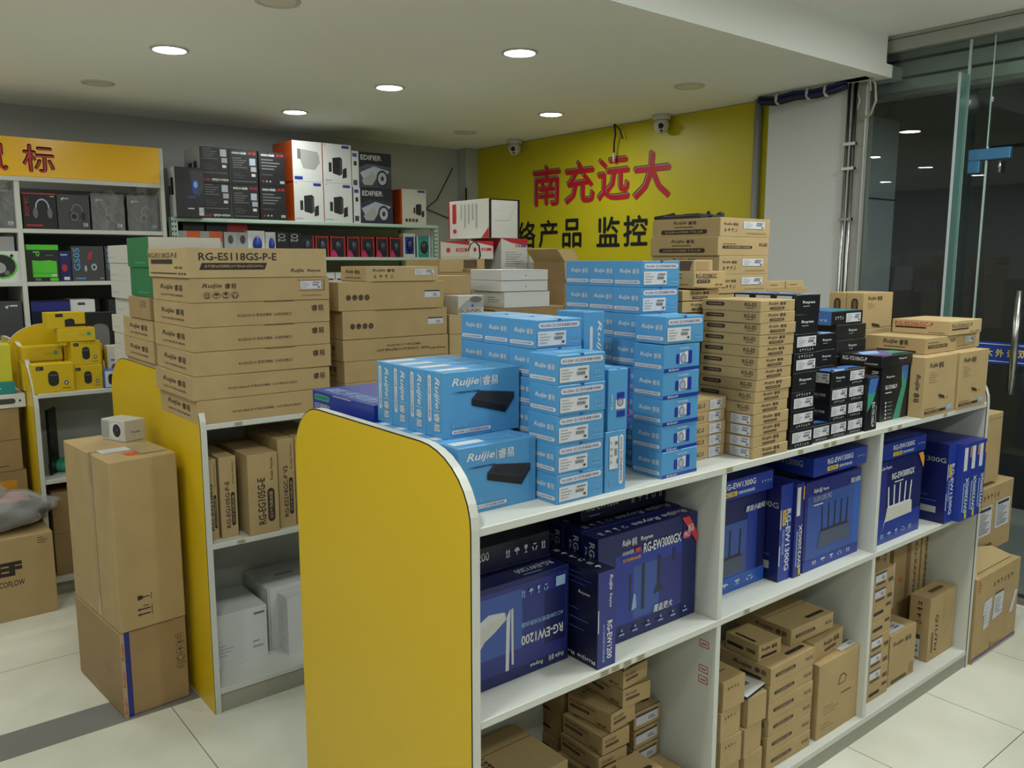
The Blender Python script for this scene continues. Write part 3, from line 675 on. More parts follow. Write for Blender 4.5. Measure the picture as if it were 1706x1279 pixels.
def ys_flat(F):
    f = F['F']; f.text('Reyee', .55, .5, .8, .7, 'paper'); f.lines(.56, .36, .78, .42, 1, 'grey'); l = F['L']; l.text('RG-YS106G-P', .08, .45, .66, .82, 'white', 0, 0, .02); l.text('千兆云交换机', .60, .18, .92, .34, 'paper'); t = F['T']; t.poly([(0, .2), (.3, 0), (.75, .3), (1, .1), (1, .5), (.6, .8), (0, .7)], 'violet_ink'); t.poly([(.55, .2), (1, .1), (1, .5), (.8, .55)], 'art_green'); t.poly([(0, .45), (.4, .35), (.75, .7), (.3, .8)], 'paper_blue')
kind('ysflat', 'network_box', 'box', .202, .143, .036, 'carton_black', ys_flat)
def ys_slim(F):
    f = F['F']; f.poly([(.15, .97), (.95, .97), (.55, .55), (.05, .38), (.05, .75)], 'art_blue'); f.poly([(.05, .70), (.75, .70), (.5, .52), (.05, .36)], 'art_green'); f.text('RG-YS116G-P', .48, .06, .74, .52, 'white', 90, 0, .02); f.rect(.84, .08, .88, .45, 'grey_light')
kind('ysslim', 'network_box', 'box', .066, .16, .166, 'carton_black', ys_slim)
def tan_up(F):
    f = F['F']; f.logo(.12, .80, .55, .90, 'ink'); f.lines(.12, .55, .42, .76, 5, 'ink_soft', .16); f.poly([(.44, .36), (.62, .32), (.66, .26), (.48, .30)], 'ink'); f.rect(.7, .27, .74, .29, 'ink_soft'); f.pill(.04, .055, .70, .10, 'ink'); f.text('企业级PoE交换机', .08, .064, .5, .092, 'kraft'); f.rect(.05, .13, .38, .14, 'ink_soft'); l = F['L']; l.logo(.34, .25, .72, .72, 'ink', 90)
kind('tanup', 'network_box', 'box', .232, .05, .20, 'kraft', tan_up, [('F', .72, .065, .88, .15, 'paper_blue', 'none')])
def tan_up2(F):
    f = F['F']; f.logo(.14, .78, .62, .9, 'ink'); f.lines(.14, .55, .42, .72, 4, 'ink_soft', .16); f.poly([(.3, .16), (.55, .1), (.6, .02), (.34, .06)], 'ink'); l = F['L']; l.pill(.3, .3, .7, .85, 'ink'); l.pill(.4, .35, .6, .8, 'kraft_edge', .5)
kind('tanup2', 'network_box', 'box', .215, .066, .13, 'kraft', tan_up2)
def tan_flat(F):
    f = F['F']; f.pill(.08, .34, .70, .54, 'ink'); f.text('企业级网络交换机', .12, .38, .66, .5, 'kraft'); f.rect(.08, .68, .4, .72, 'ink_soft'); f.text('RG-ES', .8, .6, .95, .8, 'ink_soft'); l = F['L']; l.logo(.30, .5, .72, .84, 'ink'); l.rect(.32, .36, .68, .41, 'ink_soft'); l.pill(.2, .06, .86, .2, 'ink'); F['T'].rect(.49, 0, .51, 1, 'kraft_edge')
kind('tanflat', 'network_box', 'box', .234, .21, .054, 'kraft', tan_flat)
def es206(F):
    f = F['F']; f.text('RG-ES206GC-P', .06, .52, .70, .80, 'ink_soft'); f.rect(.06, .36, .58, .46, 'ink'); f.text('Ruijie 睿易', .62, .1, .95, .2, 'ink_soft'); l = F['L']; l.text('RG-ES206GC-P', .05, .56, .72, .86, 'ink_red'); l.rect(.06, .40, .6, .52, 'ink'); l.text('Ruijie Reyee', .65, .1, .92, .2, 'ink_soft')
kind('es206', 'network_box', 'box', .255, .204, .049, 'kraft_pale', es206)
def tan_sm(F): F['F'].rect(.05, .2, .6, .23, 'ink_soft')
kind('tansm', 'network_box', 'box', .21, .15, .053, 'kraft_pale', tan_sm, [('F', .42, .4, .78, .82)])
def s0a(F):
    f = F['F']; f.logo(.06, .58, .34, .74, 'ink'); f.icons(.06, .24, .34, .48, 4, 'ink'); f.rect(.5, .2, .92, .225, 'ink_soft'); l = F['L']; l.logo(.32, .66, .66, .86, 'ink'); l.rect(.34, .52, .62, .56, 'ink'); l.pill(.14, .16, .82, .40, 'ink'); l.text('企业级PoE交换机 千兆上联', .2, .22, .76, .34, 'kraft')
kind('s0a', 'network_box', 'box', .256, .272, .0575, 'kraft', s0a, [('F', .45, .45, .88, .84)])
def s0b(F):
    s0a({'F': Face(MB(), 'F', 1, 1, 1), 'L': F['L']}); f = F['F']; f.pill(.08, .38, .66, .54, 'ink'); f.text('千兆非网管交换机', .12, .41, .62, .51, 'kraft'); f.rect(.08, .62, .34, .65, 'ink_soft'); f.text('RG-ES', .8, .52, .96, .7, 'ink')
kind('s0b', 'network_box', 'box', .262, .272, .0575, 'kraft', s0b)
def es208(F):
    f = F['F']; f.text('RG-ES208GC', .06, .58, .72, .86, 'ink'); f.pill(.08, .32, .5, .52, 'ink'); f.text('8口千兆', .13, .36, .45, .48, 'kraft'); f.text('睿易', .65, .16, .9, .26, 'ink_soft'); f.poly([(0, 0), (1, 0), (1, .05), (.5, .02), (0, .1)], 'ink_soft'); l = F['L']; l.text('RG-ES208GC', .02, .58, .72, .84, 'ink'); l.text('Ruijie Reyee', .3, .16, .88, .28, 'ink_soft')
kind('es208', 'network_box', 'box', .136, .148, .046, 'kraft', es208)
def tab_box(F):
    F['L'].poly([(.30, .05), (.85, .05), (.95, .9), (.40, .9)], 'ink_soft'); F['F'].rect(.1, .1, .8, .85, 'kraft_dark')
kind('tabbox', 'network_box', 'box', .08, .09, .03, 'kraft', tab_box)
def plain(F):
    for k in 'FL': F[k].rect(0, .49, 1, .5, 'kraft_edge')
    F['T'].rect(.49, 0, .51, 1, 'kraft_edge')
kind('low_c', 'shipping_carton', 'box', .25, .26, .30, 'kraft', plain)
kind('sup_a', 'shipping_carton', 'box', .21, .16, .266, 'kraft', plain)
kind('sup_b', 'shipping_carton', 'box', .16, .17, .355, 'kraft', plain)
kind('sup_d', 'shipping_carton', 'box', .256, .26, .412, 'kraft', plain)
kind('sup_e', 'shipping_carton', 'box', .18, .14, .15, 'kraft', plain)

# boxes on the front gondola's top shelf
gB = 'blue switch boxes on the front gondola'
stack('es05', 1.149, 1.268, ZS, 5, 'blue white-labelled switch box, {} of the nearest five-high blue tower', gB, .0637)
for r, (y, n) in enumerate(((1.372, 6), (1.470, 6), (1.568, 6))):
    stack('es05', 1.176+.004*r, y, ZS, n, 'blue switch box, {} of column %s behind the nearest blue tower' % ORD[r], gB, .0642)
put('es05u', 1.292, 1.270, ZS, 'blue switch box stood on end on the shelf, label sideways, right of nearest tower', gB)
put('es05u2', 1.300, 1.272, ZS+.138, 'blue switch box stood on end with sideways phone picture', gB)
put('es05', 1.34, 1.40, ZS, 'blue switch box lying behind the two boxes stood on end, lower one', gB); put('es05', 1.342, 1.40, ZS+.0637, 'blue switch box lying behind the two boxes stood on end, second one', gB); put('es05', 1.341, 1.40, ZS+.1274, 'blue switch box lying behind the two boxes stood on end, third one', gB)
put('es05u3', 1.366, 1.42, ZS+.2552, 'blue switch box stood on end showing only its upper half between the two towers', gB)
put('es05', 1.34, 1.41, ZS+.1911, 'blue switch box lying just under the half hidden upright one between towers', gB)
stack('es05p', 1.482, 1.270, ZS, 5, 'blue switch box with phone picture, {} of the right blue tower front', gB, .0637)
put('es05', 1.483, 1.270, ZS+5*.0637+.002, 'blue white-labelled switch box topping the front column of right blue tower', gB)
for r, (x, y, n) in enumerate(((1.512, 1.372, 8), (1.524, 1.472, 8), (1.532, 1.572, 8))):
    stack('es05', x, y, ZS, n, 'blue switch box, {} of column %s behind the right tower front' % ORD[r], gB, .0641)
for i in range(5): put('es08', .938, 1.331+.0695*i, ZS, ('large blue box with black switch picture standing directly on the shelf' if i == 0 else 'large blue switch box hidden in the lower row, %s behind the visible one' % ORD[i-1]), 'large blue switch boxes')
for i in range(4): put('es08', .964, 1.419+.069*i, ZS+.1412, 'large blue switch box standing in the upper row of four, ' + ['nearest', 'second', 'third', 'farthest'][i], 'large blue switch boxes')
for i in range(3): put('indigo', .962, 1.708, ZS+.0585*i, 'flat deep blue router box behind the yellow end, ' + lev(i, 3), 'flat deep blue router boxes')
gS = 'slim tan network boxes on the front gondola'
for i in range(14):
    x = 1.820+(.0, .0, .0, .0, -.003, .0, .004, .006, .006, .009, .011, .012, .009, .009)[i]
    put('slims' if i < 4 else 'slim', x+rnd.uniform(-.002, .002), 1.255, ZS+.02945*i, 'slim tan network box, %s of the fourteen-high pile' % lev(i, 14), gS, rnd.uniform(-1, 1))
stack('slimb', 1.670, 1.335, ZS, 5, 'slim white-labelled tan box, {} of five between blue and tan piles', gS)
stack('slim', 1.756, 1.448, ZS, 14, 'slim tan network box, {} of the pile behind the fourteen-high one', gS, .0312)
put('es208', 1.79, 1.44, ZS+.4385, 'small tan box printed with model number, resting high behind the slim tan pile')
put('tabbox', 1.80, 1.45, ZS+.4847, 'little tan box with dark tab on top of another small printed box')
gK = 'black network boxes on the front gondola'
for r in range(3):
    for i in range(8):
        kd = ('ysi', 'ysi', 'ysf', 'ysl', 'ysf', 'ysi', 'ysl', 'ysl')[i] if r == 0 else 'ysl'
        put(kd, 1.991+rnd.uniform(-.002, .002), 1.256+.0675*r, ZS+.0529*i, 'black network box, %s of the eight-high %s column' % (lev(i, 8), ('front', 'middle', 'rear')[r]), gK, rnd.uniform(-.8, .8))
for i, (x, y) in enumerate(((2.118, 1.262), (2.211, 1.262), (2.303, 1.262))): put('ysb' if 1 else '', x-.008, y, ZS, 'small black labelled box in the bottom row, %s of three' % ORD[i], gK)
for lv in range(3):
    for c in range(2):
        put('ysbl' if (lv == 2 and c == 0) else 'ysb', 2.208+.094*c, 1.268, ZS+.0491*(lv+1), 'small black box, %s column, %s above the bottom row' % (('left', 'right')[c], ORD[lv]), gK)
for i in range(6): put('ysbl', 2.27+rnd.uniform(-.003, .003), 1.352, ZS+.0495*i, 'small black box, %s of the column behind the small labelled ones' % lev(i, 6), gK)
for i in range(6): put('ysw', 2.524+rnd.uniform(-.003, .003), 1.44, ZS+.0509*i, 'wide black box, %s of the rear column of black boxes' % lev(i, 6), gK, 0)
put('ysc', 2.485, 1.44, ZS+.0509*6+.001, 'black box with blue end and white label crowning the rear black column', gK)
put('ysslim', 2.392, 1.255, ZS, 'slim black upright box with vertical lettering beside small labelled black boxes', gK)
put('ysup', 2.564, 1.30, ZS, 'large black upright box with green and blue stripe', gK)
put('ysflat', 2.54, 1.292, ZS+.179, 'flat black box with violet wave lid lying on the striped upright box', gK)
gT = 'tan network boxes at the far end of the front gondola'
put('tanup', 2.744, 1.248, ZS, 'tall tan box standing upright, left of two at the shelf end', gT); put('tanup', 2.990, 1.245, ZS, 'tall tan box standing upright, right of two at the shelf end', gT)
for i in range(3): put('tanup', 2.78+.0*i, 1.302+.0525*i, ZS, 'tall tan box hidden behind the left upright one, %s back' % ORD[i], gT)
put('tanup', 3.015, 1.30, ZS, 'tall tan box hidden behind the right upright one, first back', gT); put('tanup', 3.015, 1.355, ZS, 'tall tan box hidden behind the right upright one, second back', gT)
put('tanflat', 2.822, 1.29, ZS+.201, 'flat tan box with long dark bar lying across two tall tan boxes', gT)
put('tansm', 3.058, 1.30, ZS+.201, 'flat tan box with small white label under the model-numbered one', gT)
put('es206', 2.985, 1.285, ZS+.201+.055, 'flat tan box printed with red model number, topmost at the shelf end', gT)
put('sup_a', 2.882, 1.545, ZS, 'plain tan carton hidden behind the tall tan boxes')
for i in range(2): put('tanup2', 2.884, 1.55+.068*i, ZS+.267, 'tan upright box with dark slot on its end, %s of two' % ('nearer', 'farther')[i], gT)
put('sup_d', 2.108, 1.605, ZS, 'plain tan carton hidden under the high tan stack')
for i, k in enumerate(('s0a', 's0a', 's0b', 's0a')):
    put(k, 2.108-(.008 if i == 2 else 0), 1.602, ZS+.4125+.0578*i, 'wide tan box with dark title bar, %s of stack before yellow banner' % lev(i, 4), gT)
def gadget(x, y, z, w, d, h, label, rz=0):
    b = MB(); b.box(-w/2, -d/2, 0, w/2, d/2, h, 'black_soft', .003); b.box(-w/2+.006, -d/2+.006, h, w/2-.006, d/2-.006, h+.002, 'black'); tag(b.build('power_adapter', None, (x, y, z), rz), label, 'adapter', 'loose black gadgets')
zt = ZS+.4125+.0578*4
gadget(2.16, 1.78, zt, .04, .16, .014, 'flat black gadget at the left on top of the high tan stack'); gadget(2.20, 1.70, zt, .05, .03, .012, 'flat black gadget in the middle on top of the high tan stack'); gadget(2.235, 1.70, zt, .02, .02, .022, 'small dark cube at the right on top of the high tan stack')
put('sup_d', 2.60, 1.76, ZS, 'plain tan carton hidden behind the black boxes')
kind('smtan', 'network_box', 'box', .115, .10, .026, 'kraft_pale', lambda F: F['F'].rect(.2, .45, .6, .55, 'ink_soft'))
for i in range(2): put('smtan', 2.60+.122*i, 1.765, ZS+.4125, 'very small tan box peeking above the black column, %s' % ('left one', 'right one')[i], gT)

# ------------------------------------------------------------------ router boxes on the middle shelf
def router_pic(f, u0, v0, u1, v1, body, ant, n=4, spread=.5):
    X = lambda t: u0+t*(u1-u0)
    Y = lambda t: v0+t*(v1-v0)
    for i in range(n):
        t = .12+.76*i/(n-1); s = (i-(n-1)/2)*.02*spread
        f.poly([(X(t-.025), Y(.30)), (X(t+.025), Y(.30)), (X(t+.02+s), Y(1-.1*abs(i-(n-1)/2)/n)), (X(t-.02+s), Y(1-.1*abs(i-(n-1)/2)/n))], ant)
    f.poly([(X(.0), Y(.0)), (X(1), Y(.02)), (X(.98), Y(.36)), (X(.06), Y(.36))], body); f.poly([(X(.04), Y(.36)), (X(.98), Y(.36)), (X(.9), Y(.42)), (X(.12), Y(.42))], ant)
def ew1200_front(F):
    f = F['F']; f.rect(0, .12, .98, .95, 'indigo'); f.rect(0, .30, .55, .90, 'blue_mist'); f.rect(.76, .25, .96, .8, 'navy')
    f.poly([(.17, .42), (.30, .62), (.40, .70), (.38, .72), (.25, .74), (.16, .68)], 'paper'); f.poly([(.16, .45), (.30, .55), (.40, .64), (.40, .69), (.26, .66), (.16, .6)], 'offwhite')
    f.poly([(.405, .66), (.44, .74), (.425, .12), (.395, .12)], 'paper'); f.poly([(.445, .72), (.465, .74), (.47, .16), (.45, .17)], 'offwhite')
    f.text('RG-EW1200', .54, .32, .94, .42, 'white', 180, 0, .02); f.text('AC1200双频无线路由器', .54, .50, .94, .55, 'paper_blue', 180); f.logo(.80, .06, .95, .12, 'paper', 180, False); f.text('Reyee', .62, .06, .74, .115, 'paper', 180); f.icons(.52, .80, .80, .90, 4, 'paper_blue'); f.rect(.86, .82, .95, .92, 'paper_blue')
    t = F['T']; t.text('RG-EW1200', .58, .45, .93, .8, 'paper', 180); t.lines(.6, .15, .9, .3, 1, 'paper_blue')
kind('ew1200', 'router_box', 'box', .31, .058, .229, 'navy', ew1200_front)
def ew1200_stand(F):
    f = F['F']; f.rect(0, 0, 1, 1, 'indigo'); f.text('RG-EW1200', .52, .08, .80, .48, 'white', 90, 0, .02); f.text('AC1200双频无线路由器', .28, .06, .40, .46, 'paper_blue', 90); f.text('Ruijie', .56, .80, .78, .96, 'white', 90, .28); f.text('Reyee', .58, .62, .76, .76, 'paper', 90); f.rect(0, .38, .05, .62, 'paper')
    l = F['L']; l.text('Ruijie Reyee', .55, .04, .98, .09, 'paper', 180); l.lines(.62, .3, .95, .6, 3, 'blue_mist', .12); l.lines(.6, .8, .98, .96, 3, 'blue_mist', .12); l.text('Reyee', .8, .72, .92, .76, 'paper'); F['T'].icons(.3, .05, .7, .6, 6, 'paper', None, True)
kind('ew1200s', 'router_box', 'box', .058, .31, .228, 'navy_dark', ew1200_stand)
def ew3000(F):
    f = F['F']; f.rect(.16, .16, .97, .80, 'royal'); f.rect(.34, .18, .84, .66, 'blue_mist'); f.rect(.60, .18, .84, .66, 'indigo'); f.rect(.84, .02, .99, .98, 'navy')
    for u, v0, v1, w in ((.30, .26, .60, .016), (.42, .24, .66, .03), (.58, .36, .70, .028), (.74, .60, .72, .026)): f.rect(u, v0, u+w, v1, 'router_dark')
    f.poly([(.54, .34), (.64, .36), (.62, .42), (.58, .44)], 'router_dark'); f.poly([(.32, .26), (.37, .28), (.36, .40), (.34, .42)], 'paper_blue')
    f.logo(.22, .86, .36, .93, 'white'); f.text('Reyee', .40, .87, .52, .92, 'white'); f.text('RG-EW3000GX', .43, .76, .82, .85, 'white', 0, 0, .02); f.pill(.835, .77, .93, .85, 'magenta'); f.text('PRO', .85, .785, .915, .835, 'white', 0, .2); f.text('AX3000双频', .22, .79, .33, .83, 'paper'); f.rect(.345, .79, .40, .83, 'tag_red'); f.text('无线路由器', .22, .73, .40, .76, 'tag_orange')
    f.poly([(.82, .98), (.90, .98), (.995, .80), (.995, .70)], 'tag_red'); f.text('新品', .89, .83, .95, .90, 'white'); f.text('覆盖更大', .54, .17, .74, .24, 'white', 0, .2, .025)
    for i in range(6): f.rect(.2+.13*i, .07, .25+.13*i, .085, 'paper_blue'); f.ell(.225+.13*i, .115, .008, .012, 'paper_blue')
    l = F['L']; l.text('RG-EW3000GX', .45, .3, .80, .95, 'paper', 90, 0, .02); l.text('Ruijie', .15, .55, .35, .9, 'paper_blue', 90); t = F['T']; t.text('Ruijie Reyee', .4, .25, .95, .75, 'paper', 180, .2); t.icons(.05, .2, .35, .7, 4, 'paper')
kind('ew3000', 'router_box', 'box', .36, .055, .277, 'navy', ew3000)
def ew_flat(F):
    f = F['F']; f.text('RG-EW1200', .06, .45, .42, .8, 'paper'); f.icons(.55, .3, .97, .75, 5, 'paper'); f.lines(.08, .2, .3, .3, 1, 'paper_blue')
kind('ewflat', 'router_box', 'box', .31, .21, .058, 'navy_dark', ew_flat)
def ew1300_top(F):
    f = F['F']; f.text('RG-EW1300G', .24, .52, .72, .82, 'white', 0, 0, .02); f.pill(.24, .16, .44, .40, 'tag_yellow', .2); f.text('AC1300', .27, .2, .41, .36, 'navy'); f.rect(.45, .16, .72, .38, 'royal_light'); f.text('双频无线路由器', .46, .2, .70, .34, 'white'); f.icons(.80, .45, .97, .6, 4, 'paper'); l = F['L']; l.text('RG-EW1300G', .3, .45, .85, .8, 'grey_light', 0, 0, .02); t = F['T']; t.rect(0, 0, 1, 1, 'navy'); t.poly([(.1, .1), (1, .05), (1, .4), (.3, .3)], 'royal')
kind('ew1300flat', 'router_box', 'box', .30, .24, .056, 'royal', ew1300_top)
def ew1300_front(F):
    f = F['F']; f.rect(.0, .0, .70, .72, 'blue_mist'); f.rect(.7, .0, .86, .86, 'royal'); router_pic(f, .05, .18, .66, .66, 'router_grey', 'router_dark'); f.rect(0, 0, 1, .16, 'royal_light'); f.icons(.08, .05, .86, .12, 4, 'paper'); f.text('覆盖小旋风', .66, .80, .96, .86, 'white', 0, .2); l = F['L']; l.text('RG-EW1300G', .3, .1, .7, .9, 'white', 90, 0, .02)
kind('ew1300', 'router_box', 'box', .292, .058, .275, 'navy', ew1300_front)
def ew1300_end(F):
    f = F['F']; f.rect(0, 0, 1, 1, 'royal'); f.text('RG-EW1300G', .50, .10, .88, .74, 'white', 90, 0, .02); f.pill(.2, .58, .48, .74, 'tag_yellow', .2); f.text('AC1300', .26, .6, .42, .72, 'navy', 90); f.text('双频无线路由器', .22, .28, .40, .54, 'paper_blue', 90); f.rect(.0, .55, .08, .75, 'paper'); f.rect(.0, .17, .08, .38, 'paper'); l = F['L']; l.rect(.72, .12, .9, .2, 'grey_light'); l.lines(.6, .24, .95, .36, 2, 'blue_mist', .2); l.text('1300G', .72, .76, .98, .82, 'grey_light')
kind('ew1300e', 'router_box', 'box', .060, .30, .287, 'navy', ew1300_end)
def ew3200_end(F):
    f = F['F']; f.rect(.05, .66, .5, .96, 'paper'); f.text('EW3200GX', .46, .10, .86, .56, 'white', 270, 0, .02); f.rect(.62, .02, .86, .09, 'tag_yellow'); f.rect(.18, .12, .3, .5, 'paper_blue'); f.rect(.8, .82, .97, .96, 'tag_orange'); F['T'].rect(0, 0, 1, 1, 'indigo')
kind('ew3200e', 'router_box', 'box', .0605, .31, .279, 'royal', ew3200_end)
kind('ew3200n', 'router_box', 'box', .040, .30, .283, 'indigo', ew3200_end)
def ew1200g_front(F):
    f = F['F']; f.rect(.04, .0, .88, .84, 'blue_mist'); f.rect(.88, 0, 1, .9, 'royal_light'); router_pic(f, .24, .22, .82, .72, 'router_grey', 'router_dark', 5); f.rect(0, 0, 1, .12, 'royal'); f.icons(.12, .05, .88, .11, 5, 'paper'); f.logo(.12, .86, .26, .92, 'white'); f.text('Reyee', .28, .865, .38, .91, 'white'); f.text('RG-EW1200G PRO', .12, .77, .44, .83, 'grey_light'); f.lines(.12, .72, .42, .75, 1, 'paper'); f.text('覆盖小旋风', .78, .86, .96, .92, 'white', 0, .2); l = F['L']; l.text('RG-EW1200G', .3, .2, .75, .85, 'white', 90, 0, .02)
kind('ew1200g', 'router_box', 'box', .312, .058, .274, 'indigo', ew1200g_front)
def ew3000w_front(F):
    f = F['F']; f.rect(0, 0, .2, 1, 'indigo'); f.rect(0, 0, 1, .3, 'royal'); router_pic(f, .20, .26, .80, .70, 'offwhite', 'white', 5, 1); f.poly([(.2, .26), (.16, .16), (.2, .3)], 'white'); f.text('RG-EW3000GX', .30, .76, .80, .84, 'white', 0, 0, .02); f.lines(.36, .71, .72, .74, 1, 'paper'); f.text('Ruijie Reyee', .04, .90, .28, .95, 'paper'); f.icons(.08, .06, .84, .14, 5, 'paper_blue'); f.poly([(.86, 1), (.97, 1), (1, .88), (.99, .8)], 'tag_orange')
kind('ew3000w', 'router_box', 'box', .305, .058, .275, 'navy', ew3000w_front)
gR = 'blue router boxes on the middle shelf'
put('ew1200', .942, 1.340, ZM, 'dark blue router box printed upside down, white router at its left, next to yellow end', gR)
put('ew1200s', 1.262, 1.255, ZM, 'narrow blue router box stood on its edge with vertical title in first bay', gR)
put('ew3000', 1.323, 1.318, ZM, 'large blue router box with red corner ribbon and black antennas', gR)
put('ew3000', 1.330, 1.380, ZM, 'large blue router box, first behind the red ribbon one', gR); put('ew3000', 1.326, 1.442, ZM, 'large blue router box, second behind the red ribbon one', gR)
stack('ewflat', .945, 1.41, ZM, 5, 'flat dark blue router box, {} of pile behind the upside-down box', gR, .0582)
put('ewflat', 1.37, 1.425, ZM+.279, 'flat dark blue router box lying across the back of first bay', gR)
put('ew1300', 1.735, 1.345, ZM, 'blue router box with grey antennas, left end of second bay', gR)
put('ew1300flat', 1.727, 1.325, ZM+.276, 'flat blue router box lying at the left of second bay', gR)
put('ew1300e', 2.032, 1.30, ZM, 'blue router box end-on with yellow tag, middle of second bay', gR)
put('ew3200n', 2.096, 1.29, ZM, 'thin violet blue router box end-on with white sticker, second bay', gR)
put('ew1200g', 2.150, 1.295, ZM, 'violet blue router box with five grey antennas, right of second bay', gR)
put('ew1300flat', 2.170, 1.285, ZM+.290, 'flat blue router box lying on the five-antenna box, second bay', gR)
put('ew3000w', 2.535, 1.278, ZM, 'blue router box with white router picture in third bay', gR)
put('ew1300flat', 2.562, 1.282, ZM+.276, 'flat blue router box lying on the white-router box, third bay', gR)
put('ew1300e', 2.958, 1.245, ZM, 'blue router box end-on with yellow tag, middle of third bay', gR)
for i in range(3): put('ew3200e', 3.023+.0625*i, 1.220, ZM, 'blue router box end-on with white stripe, %s of three at the bay end' % ('left', 'middle', 'right')[i], gR)

# ------------------------------------------------------------------ tan boxes on the bottom shelf
KB = 1.0137
def kindb(key, name, cat, w, d, h, *a, **k): return kind(key, name, cat, w*KB, d*KB, h*KB, *a, **k)
def putb(key, x, y, z, *a, **k): return put(key, x*KB, y*KB, ZB+(z-.09)*KB, *a, **k)
def stackb(key, x, y, z, n, fmt, group, dz=None, *a, **k): return stack(key, x*KB, y*KB, ZB+(z-.09)*KB, n, fmt, group, dz*KB if dz else None, *a, **k)
ZB0 = .09
def ap_art(F):
    l = F['L']; l.text('RG-RAP1200(E)', .06, .66, .66, .82, 'ink'); l.pill(.06, .40, .52, .56, 'ink'); l.text('吸顶式无线AP', .1, .44, .48, .52, 'kraft'); l.text('睿易', .68, .1, .9, .22, 'ink_soft'); f = F['F']; f.text('RG-RAP', .1, .62, .5, .78, 'ink_soft'); f.pill(.1, .36, .6, .52, 'ink_soft'); t = F['T']; t.icons(.1, .7, .6, .9, 3, 'ink_soft'); t.pill(.55, .2, .9, .34, 'ink'); t.rect(0, 0, 1, .02, 'kraft_edge')
kindb('ap', 'network_box', 'box', .10, .15, .050, 'kraft', ap_art)
kindb('ap2', 'network_box', 'box', .102, .14, .050, 'kraft', ap_art, [('F', .05, .25, .9, .85, 'paper', 'band')])
kindb('apw', 'network_box', 'box', .205, .098, .060, 'kraft', ap_art, [('F', .7, .2, .95, .8, 'paper', 'band')])
def bsw(F):
    f = F['F']; f.pill(.10, .38, .56, .58, 'ink'); f.text('企业级网络交换机', .14, .42, .52, .54, 'kraft'); f.text('RG-ES', .8, .4, .96, .6, 'ink_soft'); l = F['L']; l.logo(.35, .45, .92, .75, 'ink'); l.pill(.48, .14, .85, .3, 'ink'); t = F['T']; t.pill(.5, .1, .92, .17, 'ink'); t.rect(0, .49, 1, .505, 'kraft_edge')
kindb('bsw', 'network_box', 'box', .222, .20, .0525, 'kraft', bsw)
kindb('bsw2', 'network_box', 'box', .103, .121, .051, 'kraft', lambda F: (F['L'].pill(.05, .35, .55, .55, 'ink'), F['L'].rect(.65, .4, .9, .6, 'ink_soft'), F['F'].logo(.1, .55, .8, .8, 'ink'), F['F'].pill(.1, .2, .8, .36, 'ink'), F['T'].rect(.1, .2, .2, .8, 'ink')))
kindb('bswc', 'network_box', 'box', .19, .064, .062, 'kraft', lambda F: (F['F'].logo(.32, .5, .85, .78, 'ink'), F['F'].pill(.36, .24, .76, .4, 'ink_soft'), F['L'].text('RG-ES', .15, .4, .85, .7, 'ink')))
def mbag(F):
    f = F['F']; f.poly([(.42, .60), (.58, .60), (.62, .68), (.54, .74), (.46, .72)], 'ink_soft'); f.poly([(.44, .615), (.565, .615), (.595, .675), (.54, .72), (.475, .705)], 'kraft'); f.lines(.12, .28, .5, .42, 3, 'ink_soft', .12); f.rect(.5, .46, .72, .475, 'ink_soft'); f.lines(.1, .1, .4, .2, 2, 'ink_soft', .12)
kindb('bigtan', 'shipping_carton', 'box', .262, .28, .245, 'kraft', mbag, [('T', .55, .05, .95, .16, 'paper', 'band')])
kindb('small_c', 'network_box', 'box', .098, .10, .0855, 'kraft', lambda F: (F['F'].icons(.22, .66, .75, .78, 4, 'ink'), F['F'].rect(0, .0, .03, 1, 'kraft_edge'), F['T'].rect(.1, .45, .7, .5, 'ink_soft')))
kindb('small_d', 'network_box', 'box', .092, .10, .0855, 'kraft', lambda F: (F['F'].rect(0, 0, .05, 1, 'kraft_edge'), F['F'].rect(.07, .02, .10, .98, 'kraft_dark')))
kindb('lab', 'network_box', 'box', .170, .19, .0565, 'kraft', lambda F: (F['F'].rect(.78, .1, .96, .35, 'ink_soft'), F['F'].pill(.3, .15, .66, .3, 'ink_soft'), F['T'].lines(.1, .2, .8, .6, 3, 'ink_soft', .3)), [('F', .26, .38, .68, .9, 'paper', 'band')])
kindb('lab0', 'network_box', 'box', .170, .19, .0565, 'kraft', lambda F: (F['F'].rect(.76, .6, .95, .8, 'ink_soft'), F['F'].pill(.28, .3, .68, .5, 'ink')))
kindb('midc', 'network_box', 'box', .186, .10, .189, 'kraft', lambda F: (F['F'].logo(.1, .74, .8, .84, 'ink_soft'), F['F'].pill(.1, .04, .7, .1, 'ink_soft'), F['F'].rect(.8, .05, .95, .25, 'kraft_dark')), [('T', .05, .1, .65, .7, 'paper', 'band')])
kindb('bigup', 'network_box', 'box', .208, .075, .244, 'kraft', lambda F: (F['F'].text('Q1UTN', .22, .12, .34, .7, 'ink', 90, .2), F['F'].pill(.12, .12, .17, .45, 'ink_soft'), F['F'].lines(.5, .2, .9, .9, 4, 'kraft_dark', .08, True), F['L'].icons(.3, .55, .7, .95, 4, 'ink', None, True), F['T'].pill(.3, .35, .8, .6, 'ink_soft')), [('L', .2, .05, .6, .4, 'paper', 'band')])
kindb('tallc', 'network_box', 'box', .078, .20, .44, 'kraft', lambda F: (F['F'].text('RG-RAP2200(E)', .35, .3, .65, .92, 'ink', 90), F['F'].rect(0, 0, .03, 1, 'kraft_edge')))
kindb('tallb', 'network_box', 'box', .10, .20, .44, 'kraft_dark', lambda F: (F['F'].ell(.6, .62, .12, .025, 'carton_orange'), F['F'].rect(.05, .4, .12, .8, 'paper')))
